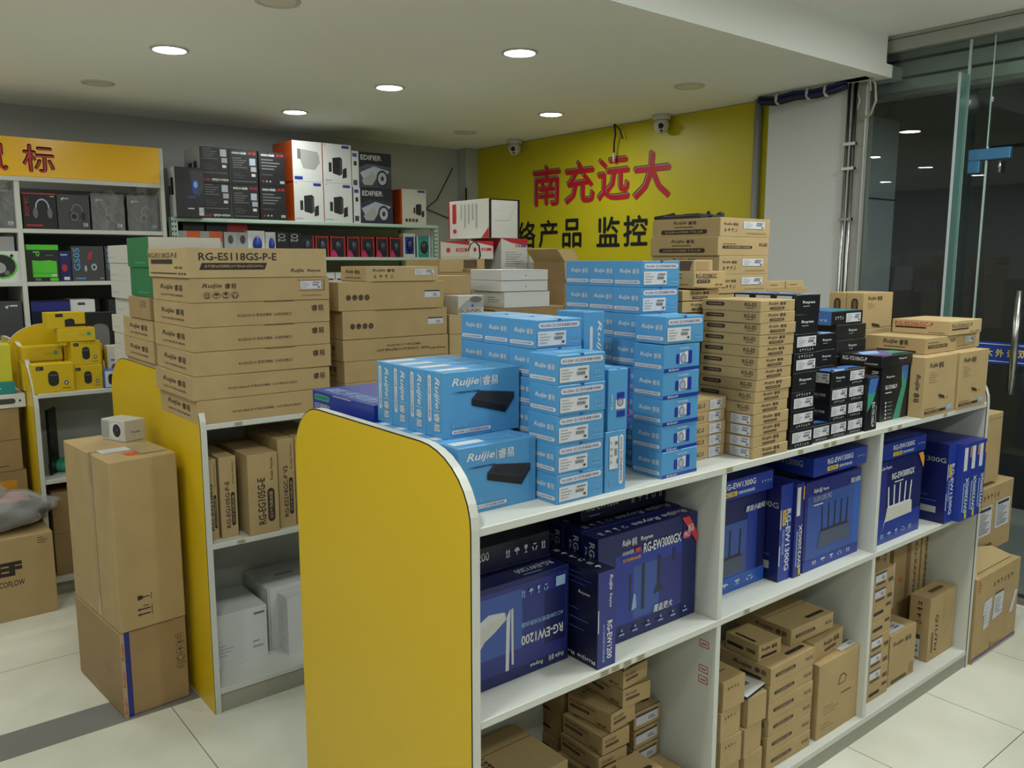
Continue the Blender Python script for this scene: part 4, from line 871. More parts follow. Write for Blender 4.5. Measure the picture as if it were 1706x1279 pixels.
kindb('chunk', 'shipping_carton', 'box', .22, .21, .235, 'kraft', lambda F: (F['T'].text('RG-RAP73HG-P', .06, .1, .26, .95, 'ink', 90), F['T'].rect(0, .66, 1, .675, 'kraft_edge')))
kindb('chunk2', 'shipping_carton', 'box', .15, .12, .20, 'kraft', lambda F: (F['F'].text('RAP73-AB', .3, .6, .95, .76, 'ink'), F['F'].rect(.4, .3, .6, .45, 'ink_soft'), F['T'].rect(0, .05, 1, .08, 'kraft_edge')))
gC = 'tan network boxes on the bottom shelf'
x0s = (1.40, 1.404, 1.398, 1.402, 1.414, 1.444, 1.486, 1.486, 1.490)
for i in range(9):
    putb('ap', x0s[i], 1.382, ZB0+.0522*i, 'small tan access point box, %s of the crooked pile in first bay' % lev(i, 9), gC, (3, -4, 2, -2, 0, 5, -3, 4, 12)[i])
stackb('ap2', 1.556, 1.403, ZB0, 5, 'small tan labelled box, {} of the pile beside the first partition', gC, .053, .002)
stackb('apw', 1.325, 1.275, ZB0, 3, 'tan box lying lengthwise, {} of the pile at the front of first bay', gC, .0615, .002)
stackb('ap2', 1.548, 1.258, ZB0, 2, 'tan labelled box at the front right of first bay, {}', gC, .0655)
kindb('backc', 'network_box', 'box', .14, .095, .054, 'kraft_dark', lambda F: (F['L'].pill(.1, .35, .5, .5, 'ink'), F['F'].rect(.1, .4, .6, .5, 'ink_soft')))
stackb('backc', 1.422, 1.543, ZB0, 6, 'tan box, {} of the dim pile at the back of first bay', gC, .0545)
putb('chunk', 1.09, 1.398, ZB0, 'tan carton with diagonal lettering on its lid, back left of first bay', gC); putb('chunk2', .935, 1.285, ZB0+.001, 'tan carton with short printed code beside the yellow end', gC)
putb('chunk2', 1.10, 1.272, ZB0, 'tan carton in front of the diagonal lettered one, first bay', gC)
stackb('bsw', 1.963, 1.260, ZB0, 6, 'tan switch box with dark bar, {} of six in second bay', gC, .0527, .003)
putb('bsw2', 1.966, 1.305, ZB0+.3165, 'small tan box lying on the six-high pile, second bay', gC, -3)
putb('bigtan', 2.215, 1.256, ZB0, 'big plain tan carton with outlined bag symbol, right of second bay', gC)
putb('bswc', 2.213, 1.278, ZB0+.246, 'narrow tan box lying on the big plain carton, second bay', gC, 4)
putb('bsw', 2.128, 1.305, ZB0+.3165, 'tan switch box bridging the tops of two piles in second bay', gC, -2)
for i in range(4): putb('small_c', 1.744+(0, .002, -.002, .004)[i], 1.268, ZB0+.0858*i, 'small cube-like tan box, %s of left column in second bay' % lev(i, 4), gC, (1, -1, 1.5, -2)[i])
for i in range(3): putb('small_d', 1.856+(-.004, -.008, .003)[i], 1.266, ZB0+.0858*i, 'small cube-like tan box, %s of right column in second bay' % lev(i, 3), gC, (-1, 1, -2)[i])
def booklet():
    b = MB(); b.box(-.055, -.04, 0, .055, .04, .008, 'black_soft', .001); b.box(-.055, -.04, .008, .055, .04, .011, 'white', .0008); b.poly([(-.01, -.005, .0115), (.02, -.01, .0115), (.024, .006, .0115), (-.004, .01, .0115)], 'grey')
    o = tag(b.build('manual_booklet', None, (1.905*KB, 1.31*KB, ZB+.258*KB), 8), 'white leaflet on a black base lying on small tan boxes', 'booklet'); 
booklet()
for i in range(8): putb('lab0' if i in (0, 4, 5) else 'lab', 2.508+rnd.uniform(-.002, .002), 1.272, ZB0+.0568*i, 'tan box, %s of the eight-high pile beside the second partition' % lev(i, 8), gC, rnd.uniform(-.8, .8))
putb('midc', 2.70, 1.278, ZB0, 'tan upright box with white label on its lid, third bay', gC)
putb('bigup', 2.992, 1.280, ZB0, 'large tan box standing on edge with vertical lettering, third bay', gC)
putb('tallb', 2.96, 1.41, ZB0, 'dark tan tall carton with orange dot at the back of third bay', gC)
for i in range(2): putb('tallc', 3.068+.085*i, 1.40, ZB0, 'tall slim tan carton with vertical lettering at the back of third bay, %s' % ('left', 'right')[i], gC)
putb('tallc', 2.70, 1.43, ZB0, 'tall slim tan carton behind the labelled upright box, left one', gC); putb('tallc', 2.785, 1.43, ZB0, 'tall slim tan carton behind the labelled upright box, second one', gC); putb('tallc', 2.87, 1.42, ZB0, 'tall slim tan carton next to the orange-dot carton', gC)
kindb('slimtall', 'network_box', 'box', .05, .07, .40, 'kraft', lambda F: F['F'].text('RAP2200', .3, .4, .7, .9, 'ink', 90))
for i in range(2): putb('slimtall', 2.36+.055*i, 1.55, ZB0, 'slim tan upright carton at the back of second bay, %s' % ('left', 'right')[i], gC)

# ------------------------------------------------------------------ second gondola
Z2 = 1.015
def rack_a(F):
    f = F['F']; f.text('RG-ES124 V2 百兆交换机（24百兆电口）', .31, .36, .70, .50, 'ink'); f.text('睿易', .855, .50, .95, .78, 'ink', 0, 0, .02)
    l = F['L']; l.logo(.22, .45, .82, .72, 'ink'); l.text('24口百兆交换机', .22, .22, .82, .32, 'ink_soft'); F['T'].rect(0, .49, 1, .505, 'kraft_edge'); f.rect(.5, .97, .72, 1, 'kraft_edge')
kind('rack_a', 'rack_switch_box', 'box', .488, .395, .0785, 'kraft', rack_a)
def rack_b(F):
    f = F['F']; f.text('RG-ES118GS-LP 千兆PoE交换机（16千兆PoE+2光口）', .24, .36, .74, .48, 'ink'); f.text('睿易', .87, .46, .96, .74, 'ink', 0, 0, .02); rack_l(F)
def rack_l(F):
    l = F['L']; l.logo(.22, .45, .82, .72, 'ink'); l.text('24口千兆交换机', .22, .22, .82, .32, 'ink_soft')
kind('rack_b', 'rack_switch_box', 'box', .488, .395, .0785, 'kraft', rack_b)
def rack_c(F):
    f = F['F']; f.logo(.08, .56, .31, .78, 'ink'); f.icons(.08, .16, .33, .44, 4, 'ink', 'kraft'); f.rect(.78, .2, .94, .215, 'ink_soft'); f.poly([(.76, .42), (.96, .42), (.96, .88), (.75, .88), (.75, .865), (.955, .865), (.955, .435), (.76, .435)], 'ink_soft'); rack_l(F)
kind('rack_c', 'rack_switch_box', 'box', .488, .395, .0785, 'kraft', rack_c, [('F', .775, .48, .935, .84)])
def rack_d(F):
    f = F['F']; f.text('RG-ES118GS-P-E', .08, .58, .62, .84, 'ink', 0, 0, .02); f.poly([(.08, .27), (.53, .27), (.55, .50), (.10, .50)], 'ink'); f.text('全千兆PoE交换机(16千兆PoE+2光口247W)', .115, .33, .52, .44, 'kraft_pale'); f.text('Ruijie', .72, .14, .82, .30, 'ink', 0, .25); f.text('Reyee', .85, .16, .95, .28, 'ink')
    l = F['L']; l.text('RG-ES118GS-P-E', .02, .66, .78, .84, 'ink'); l.rect(.08, .46, .66, .62, 'ink'); l.text('睿易', .7, .3, .9, .38, 'ink_soft'); l.rect(.06, .12, .76, .16, 'ink')
    for i in range(3): l.rect(.8+.07*i, .11, .84+.07*i, .17, 'ink')
kind('rack_d', 'rack_switch_box', 'box', .486, .41, .097, 'kraft_pale', rack_d)
gA = 'rack switch cartons on the second gondola'
names = ['white gondola edge one, lowest', 'second from bottom', 'third from bottom', 'fourth from bottom', 'fifth from bottom']
for i, k in enumerate(('rack_b', 'rack_b', 'rack_a', 'rack_a', 'rack_a')):
    put(k, .880+(.006, -.004, 0, .002, .004)[i], 2.733, Z2+.0797*i, 'long tan rack switch carton, %s of the tall left pile' % ('bottom one' if i == 0 else ORD[i]+' from bottom'), gA, (0, .4, -.4, .3, .5)[i])
put('rack_c', .883, 2.733, Z2+.0797*5, 'long tan carton with handling symbols and white sticker, second from top of left pile', gA)
put('rack_d', .876, 2.730, Z2+.0797*6, 'long pale tan carton with big dark model number, topping the left pile', gA)
for i in range(4): put('rack_a', .886+(.002, .004, -.004, -.002)[i], 3.165, Z2+.0797*i, 'tan rack carton, %s of the pile behind the tall left pile' % lev(i, 5), gA)
kind('rack_e', 'rack_switch_box', 'box', .488, .275, .0797, 'kraft_dark', lambda F: F['L'].text('1712', .55, .55, .82, .85, 'ink_soft', 90))
put('rack_e', .878, 3.165, Z2+.0797*4+.001, 'plain tan carton turned sideways under the green boxes', gA)
def green(F):
    l = F['L']; l.rect(.1, .1, .9, .14, 'art_green'); F['T'].rect(0, 0, 1, 1, 'carton_green')
kind('green', 'carton_green_box', 'box', .26, .28, .108, 'offwhite', lambda F: (F['L'].rect(0, 0, 1, 1, 'carton_green'), F['L'].rect(.35, .12, .8, .17, 'art_green'), F['T'].rect(0, 0, 1, 1, 'paper')))
KINDS['green'].name = 'green_sided_box'
for i in range(2): put('green', .888+.006*(1-i), 3.17, Z2+.0797*5+.003+.109*i, 'white box with green side behind the tall left pile, %s' % ('lower one', 'upper one')[i], 'green sided boxes')
kind('whs', 'white_carton', 'box', .25, .40, .0745, 'offwhite', lambda F: (F['L'].rect(.05, .3, .3, .34, 'grey_light'), F['F'].rect(.1, .4, .5, .44, 'grey_light')))
for i in range(8): put('whs', .957+rnd.uniform(-.012, .012), 3.60+rnd.uniform(-.006, .006), Z2+.0747*i, 'plain white carton, %s of the tall white pile at the cabinet' % lev(i, 8), 'white cartons piled on the second gondola')
# second pile
def rk(F):
    f = F['F']; f.icons(.06, .36, .28, .56, 4, 'ink', 'ink_soft'); f.rect(.3, .985, .9, 1, 'kraft_edge')
kind('rk', 'rack_switch_box', 'box', .466, .345, .106, 'kraft', rk, [('F', .80, .40, .955, .66, 'paper', 'band')])
def rk2(F):
    f = F['F']; f.text('RG-ES218GC-P 千兆PoE交换机', .40, .58, .72, .70, 'ink'); f.text('（16千兆PoE电口+2千兆光口）200W', .30, .36, .80, .5, 'ink'); f.text('Ruijie Reyee', .80, .3, .97, .42, 'ink'); rack_l(F)
kind('rk2', 'rack_switch_box', 'box', .472, .345, .0795, 'kraft', rk2)
def rk0(F):
    f = F['F']; f.logo(.08, .62, .38, .84, 'ink'); f.icons(.08, .18, .38, .5, 4, 'ink_soft'); l = F['L']; l.logo(.2, .5, .75, .75, 'ink'); l.rect(.2, .22, .8, .27, 'ink_soft'); l.rect(.0, .0, 1, .02, 'kraft_edge')
kind('rk0', 'rack_switch_box', 'box', .322, .20, .056, 'kraft_pale', rk0, [('F', .66, .42, .94, .84)])
for i in range(2): put('rk2', 1.447, 2.782, Z2+.0805*i, 'long tan rack carton, %s of the right pile on second gondola' % ('bottom one', 'second from bottom')[i], gA)
put('rk2', 1.444, 2.782, Z2+.161, 'long tan rack carton with two printed lines, third from bottom of right pile', gA)
put('rk', 1.445, 2.782, Z2+.2415+.001, 'deep tan carton with symbols and sticker, second from top of its pair', gA); put('rk', 1.430, 2.780, Z2+.3485+.001, 'deep tan carton with symbols and sticker, upper of its pair', gA)
put('rk0', 1.548, 2.782, Z2+.455+.001, 'short tan carton with sticker topping the right pile of second gondola', gA)
kind('tc', 'shipping_carton', 'box', .17, .19, .155, 'kraft', plain)
for i in range(3): put('tc', 1.955+.006*i, 2.93, Z2+.158*i, 'plain tan carton, %s of the pile right of the second rack pile' % lev(i, 3), 'plain tan cartons')
kind('pic', 'white_carton', 'box', .13, .10, .075, 'offwhite', lambda F: (F['F'].poly([(.0, .3), (.3, .7), (.6, .9), (.98, .95), (.98, .35)], 'grey_light'), F['F'].ell(.68, .78, .24, .18, 'grey'), F['F'].text('SSC20-PGPC', .02, .08, .9, .28, 'grey_dark'), F['F'].ell(.55, .45, .05, .08, 'royal_light')))
kind('sup_f', 'shipping_carton', 'box', .26, .12, .158, 'kraft_pale', plain)
for i in range(2): put('sup_f', 1.935, 2.80, Z2+.158*i, 'pale tan carton under the small white pictured box, %s' % ('lower', 'upper')[i], 'plain tan cartons')
put('pic', 1.98, 2.80, Z2+.3165, 'small white box with grey device picture beside three white boxes')
kind('wb', 'white_carton', 'box', .268, .225, .0465, 'white', lambda F: (F['F'].ell(.52, .45, .012, .06, 'grey_dark'), F['F'].rect(.02, .97, .98, 1, 'grey_light')))
kind('wb3', 'white_carton', 'box', .266, .232, .070, 'white', lambda F: (F['L'].lines(.5, .3, .95, .7, 3, 'grey', .3), F['F'].rect(.0, .97, 1, 1, 'grey_light'), F['F'].rect(0, 0, .01, 1, 'grey_light')))
kind('sup_g', 'shipping_carton', 'box', .40, .26, .328, 'kraft_dark', plain)
put('sup_g', 2.21, 2.85, Z2, 'dark tan carton carrying the three white boxes')
put('wb3', 2.257, 2.85, Z2+.3295, 'white flat box, bottom of three beside the blue tower', 'three flat white boxes'); put('wb', 2.243, 2.85, Z2+.401, 'white flat box, middle of three beside the blue tower', 'three flat white boxes'); put('wb', 2.244, 2.85, Z2+.449, 'white flat box, top of three beside the blue tower', 'three flat white boxes')
def open_carton(x, y, z, w, d, h, label, flaps):
    o = empty('open_carton', (x, y, z), label, 'box')
    b = MB(); t = .004
    b.box(0, 0, 0, w, d, t, 'kraft_dark'); b.box(0, 0, t, w, t, h, 'kraft_dark'); b.box(0, d-t, t, w, d, h, 'kraft_dark'); b.box(0, t, t, t, d-t, h, 'kraft_dark'); b.box(w-t, t, t, w, d-t, h, 'kraft_dark'); b.build('carton_body', o)
    for pts in flaps:
        b = MB(); n = Vector(pts[1])-Vector(pts[0]); m_ = Vector(pts[3])-Vector(pts[0]); nn = n.cross(m_).normalized()*.0035
        b.grid([tuple(Vector(p)) for p in pts]+[tuple(Vector(p)+nn) for p in pts], [(0,1,2,3),(7,6,5,4),(0,4,5,1),(1,5,6,2),(2,6,7,3),(3,7,4,0)], 'kraft'); b.build('flap', o)
    return o
put('sup_g', 2.64, 2.87, Z2, 'dark tan carton carrying the open brown carton')
open_carton(2.66, 2.90, Z2+.329, .30, .22, .20, 'open brown carton with hanging flap left of the right blue tower', [[(0, .0, .20), (.30, 0, .20), (.31, -.02, .115), (-.01, -.02, .115)], [(0, .22, .20), (.30, .22, .20), (.30, .26, .26), (0, .26, .26)], [(0, 0, .20), (0, .22, .20), (-.05, .22, .26), (-.05, 0, .26)]])
# far side: red and white camera cartons
kind('sup_h', 'shipping_carton', 'box', .30, .38, .478, 'kraft_dark', plain); kind('sup_i', 'shipping_carton', 'box', .36, .38, .488, 'kraft_dark', plain)
put('sup_h', 2.215, 3.30, Z2, 'tan carton under the printed mount carton, second gondola'); put('sup_i', 2.56, 3.30, Z2, 'tan carton under the red and white boxes, second gondola')
kind('vesa', 'shipping_carton', 'box', .265, .30, .061, 'kraft', lambda F: (F['F'].rect(.52, .3, .82, .95, 'ink_soft'), F['F'].text('MESARP', .5, .04, .82, .26, 'ink_soft')))
put('vesa', 2.229, 3.30, Z2+.4795, 'flat tan carton with dark square print under a red and white box')
def redw(F):
    l = F['L']; l.rect(0, 0, 1, 1, 'carton_red'); l.poly([(.18, 0), (.50, .62), (.70, .40), (1, 1), (1, 0)], 'offwhite'); l.rect(.02, .6, .16, .85, 'paper'); l.text('小心', .25, .7, .4, .8, 'paper')
    f = F['F']; f.poly([(0, 1), (1, 1), (1, .78), (.4, .86)], 'carton_red'); f.text('安装', .52, .72, .72, .82, 'ink_red'); f.rect(.74, .73, .95, .82, 'violet_ink'); f.lines(.15, .1, .9, .6, 7, 'grey_light', .3)
kind('redw', 'camera_carton', 'box', .17, .25, .155, 'offwhite', redw)
put('redw', 2.60, 3.302, Z2+.489, 'red and white camera box under the tipped white one')
kind('redw2', 'camera_carton', 'box', .145, .25, .088, 'offwhite', lambda F: (F['F'].poly([(0, 1), (1, 1), (1, .72)], 'carton_red'), F['F'].ell(.22, .52, .07, .12, 'ink_red'), F['F'].rect(.5, .46, .92, .62, 'ink_red'), F['F'].text('监控', .55, .49, .72, .59, 'paper'), F['L'].poly([(0, 1), (1, 1), (1, .76)], 'carton_red'), F['L'].ell(.28, .5, .07, .14, 'ink_red'), F['L'].rect(.55, .42, .92, .60, 'ink_red'), F['L'].text('监控', .60, .45, .86, .57, 'paper'), F['L'].rect(0, .1, 1, .13, 'grey_light')))
put('redw2', 2.405, 3.302, Z2+.5415, 'small red and white box on the flat printed carton')
def tip(F):
    l = F['L']; l.rect(0, 0, .03, 1, 'carton_red'); l.rect(.1, .40, .2, .92, 'carton_red'); l.ell(.16, .2, .05, .06, 'ink_red'); l.lines(.28, .2, .75, .9, 5, 'grey_light', .35, True); l.poly([(.82, 0), (1, .28), (1, 0)], 'carton_red'); f = F['F']; f.rect(0, 0, .08, 1, 'black'); f.rect(.93, 0, 1, 1, 'black'); f.rect(0, .97, 1, 1, 'black'); f.poly([(.2, .45), (.65, .45), (.92, .95), (.915, .955), (.64, .46), (.2, .46)], 'grey_light')
kind('tip', 'camera_carton', 'box', .195, .345, .19, 'offwhite', tip)
put('tip', 2.525, 3.305, Z2+.6455, 'large white carton with red edge lying on top of red and white boxes')
kind('sup_j', 'shipping_carton', 'box', .22, .22, .485, 'kraft_dark', plain)
kind('smallpic', 'white_carton', 'box', .125, .12, .07, 'offwhite', lambda F: (F['F'].ell(.42, .42, .2, .32, 'grey_dark'), F['F'].ell(.42, .42, .13, .2, 'offwhite'), F['F'].text('ST-CAM', .12, .75, .8, .9, 'royal_light'), F['F'].rect(.0, .95, 1, 1, 'paper_blue')))
put('smallpic', 2.785, 3.302, Z2+.489, 'small pale blue box with round camera picture beside red and white boxes')
def hose():
    b = MB(); b.tube([(2.38, 3.28, 1.595), (2.39, 3.27, 1.63), (2.41, 3.265, 1.64), (2.435, 3.265, 1.62), (2.445, 3.27, 1.57), (2.445, 3.28, 1.56)], .004, 'cable_black', 6); tag(b.build('cable_loop'), 'thin black cable looped in front of the small red and white box', 'cable')
hose()
# middle and bottom shelves of the second gondola
def bk(F, code):
    f = F['F']; f.text(code, .30, .12, .56, .70, 'ink', 270, 0, .02); f.pill(.62, .14, .86, .56, 'ink'); f.text('5口千兆路由器', .68, .18, .80, .52, 'kraft', 270); f.text('Ruijie Reyee', .74, .66, .86, .94, 'ink_soft', 270)
for k, w, h, code in (('bk1', .036, .28, 'RG-EG105G'), ('bk2', .058, .284, 'RG-EG105G-P-E'), ('bk3', .108, .286, 'RG-EG105G-E'), ('bk4', .062, .322, 'RG-ES218GC-P V2')):
    kind(k, 'router_box', 'box', w, .30, h, 'kraft', (lambda c: lambda F: bk(F, c))(code))
gM = 'tan router boxes on the second gondola'
put('bk1', .913, 2.768, .605, 'tan router box end-on with vertical lettering, far left', gM); put('bk2', .956, 2.762, .605, 'tan router box end-on with vertical lettering, second from left', gM); put('bk3', 1.040, 2.725, .605, 'thick tan router box end-on with vertical lettering, pulled forward', gM); put('bk4', 1.158, 2.745, .605, 'tall tan router box end-on at the right, beside front yellow end', gM)
put('bk4', 1.225, 2.75, .605, 'tall tan router box hidden by the front yellow end, first', gM); put('bk4', 1.29, 2.75, .605, 'tall tan router box hidden by the front yellow end, second', gM)
gW = 'white cartons on the second gondola floor shelf'
kind('w1', 'white_carton', 'box', .225, .24, .20, 'white', lambda F: (F['F'].rect(.78, .86, .96, .90, 'grey'), F['F'].lines(.05, .2, .5, .45, 4, 'grey_light', .25), F['F'].rect(.08, .1, .16, .18, 'grey'), F['F'].lines(.75, .2, .95, .4, 2, 'grey_light', .3)))
put('w1', .915, 2.862, .087, 'white carton with faint print on the low shelf, left one', gW)
kind('w2', 'white_carton', 'box', .26, .24, .243, 'white', lambda F: (F['T'].pill(.3, .45, .6, .55, 'grey_light'), F['T'].rect(0, .3, 1, .31, 'grey_light'), F['F'].rect(.02, 0, .03, 1, 'grey_light')))
put('w2', 1.158, 2.89, .087, 'white carton with handle slot on its lid, low shelf', gW)
kind('w3', 'white_carton', 'box', .20, .075, .222, 'white', lambda F: [F['L'].ell(.35, .2+.2*i, .05, .015, 'grey') for i in range(4)])
put('w3', 1.199, 2.81, .087, 'narrow white carton with dotted edge, low shelf right', gW)

# ------------------------------------------------------------------ rack along the back wall
ZR = 1.80
def fr(F): 
    f = F['F']; f.rect(.28, .05, .30, .95, 'black_soft'); f.poly([(.5, .95), (.98, .95), (.98, .6), (.8, .42), (.6, .5)], 'grey_dark'); f.ell(.68, .62, .12, .16, 'royal'); f.ell(.7, .66, .07, .07, 'paper_blue'); f.text('HIVI', .42, .38, .68, .43, 'royal_light'); f.lines(.4, .15, .8, .2, 1, 'paper'); l = F['L']; l.rect(.3, .45, .6, .8, 'black'); l.rect(.05, .5, .3, .66, 'black'); 
kind('frontdark', 'speaker_carton', 'box', .166, .12, .285, 'carton_black', lambda F: (fr(F), F['L'].rect(0, 0, 1, 1, 'white'), F['L'].rect(.35, .45, .75, .8, 'black'), F['L'].rect(.05, .45, .28, .64, 'black')), [('F', .78, .04, .95, .2, 'paper')])
put('frontdark', 1.583, 5.052, ZR, 'black speaker box with blue glow picture, standing forward at the left', 'speaker boxes on the rack')
def mic(F, flip=False):
    f = F['F']
    if flip: f.text('microlab', .38, .05, .96, .13, 'white', 180, 0, .02); f.text('麦博', .06, .05, .32, .13, 'carton_red', 180); y0 = .2
    else: f.text('microlab', .08, .86, .60, .94, 'white', 0, 0, .02); f.text('麦博', .66, .86, .94, .94, 'carton_red', 0); y0 = .0
    f.rect(.08, y0+.08, .92, y0+.10, 'grey'); f.lines(.1, y0+.45, .66, y0+.78, 5, 'grey', .35); f.rect(.7, y0+.56, .92, y0+.76, 'silver'); f.rect(.74, y0+.38, .94, y0+.52, 'grey_light'); f.lines(.1, y0+.16, .6, y0+.34, 3, 'grey_dark', .5); f.rect(.76, y0+.24, .9, y0+.32, 'paper')
    l = F['L']; l.rect(0, 0, 1, 1, 'white'); l.rect(.25, .1, .5, .6, 'black'); l.rect(.6, .1, .8, .62, 'black')
kind('mic', 'speaker_carton', 'box', .173, .28, .2085, 'carton_black', mic); kind('micf', 'speaker_carton', 'box', .173, .28, .2085, 'carton_black', lambda F: mic(F, True))
def mic2(F):
    f = F['F']; f.text('microlab', .10, .86, .60, .94, 'white', 0, 0, .02); f.text('麦博', .66, .86, .94, .94, 'carton_red'); f.lines(.1, .45, .9, .8, 4, 'grey', .4); f.rect(.1, .3, .5, .34, 'grey_dark')
    for i in range(3): f.ell(.15+.13*i, .13, .035, .028, 'carton_red' if i == 0 else 'grey_light')
    f.rect(.78, .08, .95, .16, 'grey_light')
kind('mic2', 'speaker_carton', 'box', .172, .28, .2085, 'carton_black', mic2)
gP = 'speaker boxes on the rack'
for i in range(2):
    w_ = ('lower', 'upper')[i]
    put('micf', 1.752, 5.11, ZR+.2095*i, 'black speaker box printed upside down, first column from left, %s' % w_, gP); put('mic', 1.930, 5.105, ZR+.2095*i, 'black speaker box with white logo, second column from left, %s' % w_, gP); put('mic2', 2.108, 5.10, ZR+.2095*i, 'black speaker box with red and white dots, third column, %s' % w_, gP)
def speaker_pic(f, u, v, s, m1='black_soft', m2='grey_dark'):
    f.poly([(u-.2*s, v+.26*s), (u+.12*s, v+.3*s), (u+.2*s, v+.24*s), (u+.2*s, v-.2*s), (u+.1*s, v-.26*s), (u-.2*s, v-.2*s)], m1); f.poly([(u+.1*s, v+.22*s), (u+.2*s, v+.24*s), (u+.2*s, v-.2*s), (u+.1*s, v-.26*s)], m2)
    f.rect(u-.36*s, v-.16*s, u-.24*s, v+.12*s, m1); f.poly([(u+.22*s, v-.06*s), (u+.38*s, v), (u+.38*s, v-.3*s), (u+.2*s, v-.34*s)], m1); f.ell(u-.05*s, v+.05*s, .05*s, .05*s, 'black')
def ow(F, k):
    f = F['F']; 
    if k == 0: f.poly([(.3, .8), (.85, .75), (.92, .5), (.75, .3), (.35, .32), (.25, .55)], 'grey_light'); f.rect(.16, .55, .28, .8, 'grey'); f.rect(.8, .45, .9, .68, 'grey_light'); f.rect(.05, .04, .32, .12, 'royal')
    else: speaker_pic(f, .5, .42, .85); f.rect(.66, .9, .92, .97, 'royal'); f.rect(.05, .06, .3, .08, 'grey_light'); f.rect(.06, .95, .1, .97, 'carton_orange')
    F['L'].rect(0, 0, 1, 1, 'carton_orange'); F['L'].rect(.3, .5, .7, .52, 'carton_red'); F['L'].ell(.3, .25, .12, .08, 'black_soft')
for k, i in (('ow0', 0), ('ow1', 1)): kind(k, 'speaker_carton', 'box', .205, .30, .2515, 'white', (lambda j: lambda F: ow(F, j))(i))
put('ow1', 2.336, 5.105, ZR, 'white speaker box with orange side, left column, lower', gP); put('ow0', 2.334, 5.105, ZR+.2525, 'white speaker box with pale grey picture and orange side, upper', gP)
put('ow1', 2.546, 5.105, ZR, 'white speaker box, right column of the white ones, lower', gP); put('ow1', 2.545, 5.105, ZR+.2525, 'white speaker box, right column of the white ones, upper', gP)
kind('redb', 'speaker_carton', 'box', .06, .15, .44, 'carton_red', lambda F: F['F'].rect(.1, .85, .9, .95, 'black'))
put('redb', 2.286, 5.415, ZR, 'dark red box edge behind the black and white speaker boxes', gP)
def edi(F):
    f = F['F']; f.rect(0, 0, .17, 1, 'white'); f.rect(.02, .84, .13, .94, 'royal'); f.rect(.05, .6, .12, .72, 'black'); f.rect(.03, .05, .13, .2, 'grey_dark'); f.poly([(.17, .55), (.4, .68), (.98, .62), (1, .2), (1, 0), (.17, 0)], 'car_dark'); f.poly([(.2, .42), (.55, .62), (.95, .5), (.8, .3), (.3, .2)], 'silver'); f.poly([(.24, .2), (.5, .45), (.62, .3), (.5, .08), (.3, .08)], 'grey_light'); f.ell(.76, .28, .15, .24, 'black_soft'); f.ell(.76, .28, .11, .18, 'silver'); f.ell(.76, .28, .04, .07, 'black_soft'); f.text('EDIFIER', .22, .78, .74, .92, 'paper', 0, 0, .02); f.lines(.6, .8, .9, .84, 1, 'grey')
kind('edi', 'speaker_carton', 'box', .303, .30, .2345, 'black_soft', edi)
for i in range(2): put('edi', 2.756-.006*i, 5.10, ZR+.2355*i, 'dark speaker box with silver sports car picture, %s' % ('lower', 'upper')[i], gP)
def osm(F):
    f = F['F']; speaker_pic(f, .68, .42, .6); f.rect(.64, .92, .94, .98, 'royal'); [f.rect(.12+.14*i, .08, .22+.14*i, .17, 'grey_dark') for i in range(4)]; F['L'].rect(0, 0, 1, 1, 'carton_orange'); F['L'].rect(0, 0, .5, .5, 'carton_red')
kind('osm', 'speaker_carton', 'box', .20, .20, .2435, 'offwhite', osm)
put('osm', 3.138, 5.105, ZR, 'single white speaker box with orange side at the right end of rack', gP)
# mouse shelf
ZQ = 1.572
gQ = 'mouse packs on the rack shelf'
def mouse_pack(x, label, w, h, base, window, rim, mouse, accent):
    o = empty('mouse_pack', (x+w/2, 5.14, ZQ), label, 'mouse box', gQ)
    b = MB(); b.box(-w/2, 0, 0, w/2, .06, h, base, .001); f = Face(b, 'F', w, .0, h); f.rect(.14, .14, .88, .86, window); f.rect(.0, .0, .1, 1, rim); f.rect(.9, 0, 1, 1, rim)
    if accent: f.poly([(.02, .02), (.5, .02), (.42, .2), (.25, .36), (.05, .24)], accent); f.rect(.08, .9, .92, .97, rim)
    b.build('package', o); m = MB(); m.ball((.004, -.006, h*.48), (w*.27, .022, h*.30), mouse, 14, 9); m.build('mouse', o)
for i, (a, c) in enumerate(((2.380, 2.483), (2.489, 2.588), (2.596, 2.711), (2.720, 2.819), (2.826, 2.933), (2.945, 3.042), (3.052, 3.151))):
    mouse_pack(a, 'red and black mouse pack with pink corner, %s from left on the rack' % ORD[i], c-a-.003, .14, 'carton_black', 'black_soft', 'carton_red', 'router_dark', 'magenta' if i > 0 else None)
mouse_pack(3.165, 'white mouse pack with blue window near the right rack post', .097, .168, 'offwhite', 'royal', 'paper', 'navy', None); mouse_pack(3.275, 'teal mouse pack beside the right rack post', .115, .15, 'teal', 'art_green', 'paper', 'router_dark', None)
mouse_pack(2.035, 'white mouse pack with blue mouse, left one of two beside dark boxes', .108, .162, 'white', 'paper', 'white', 'royal', None); mouse_pack(2.148, 'white mouse pack with blue mouse, right one of two beside dark boxes', .068, .155, 'white', 'paper', 'offwhite', 'royal', None)
kind('o2', 'headset_box', 'box', .085, .15, .156, 'carton_black', lambda F: F['F'].text('O2', .1, .62, .7, .95, 'grey_light', 90))
for i in range(2): put('o2', 2.219+.087*i, 5.13, ZQ, 'black box with vertical letter and digit on the rack, %s' % ('left one', 'right one')[i], gQ)
kind('gw', 'gadget_box', 'box', .134, .2, .152, 'grey_light', lambda F: F['F'].rect(.4, .6, .98, 1, 'carton_orange')); kind('gp', 'gadget_box', 'box', .078, .2, .15, 'grey_light', lambda F: F['F'].ell(.5, .7, .22, .18, 'grey_dark'))
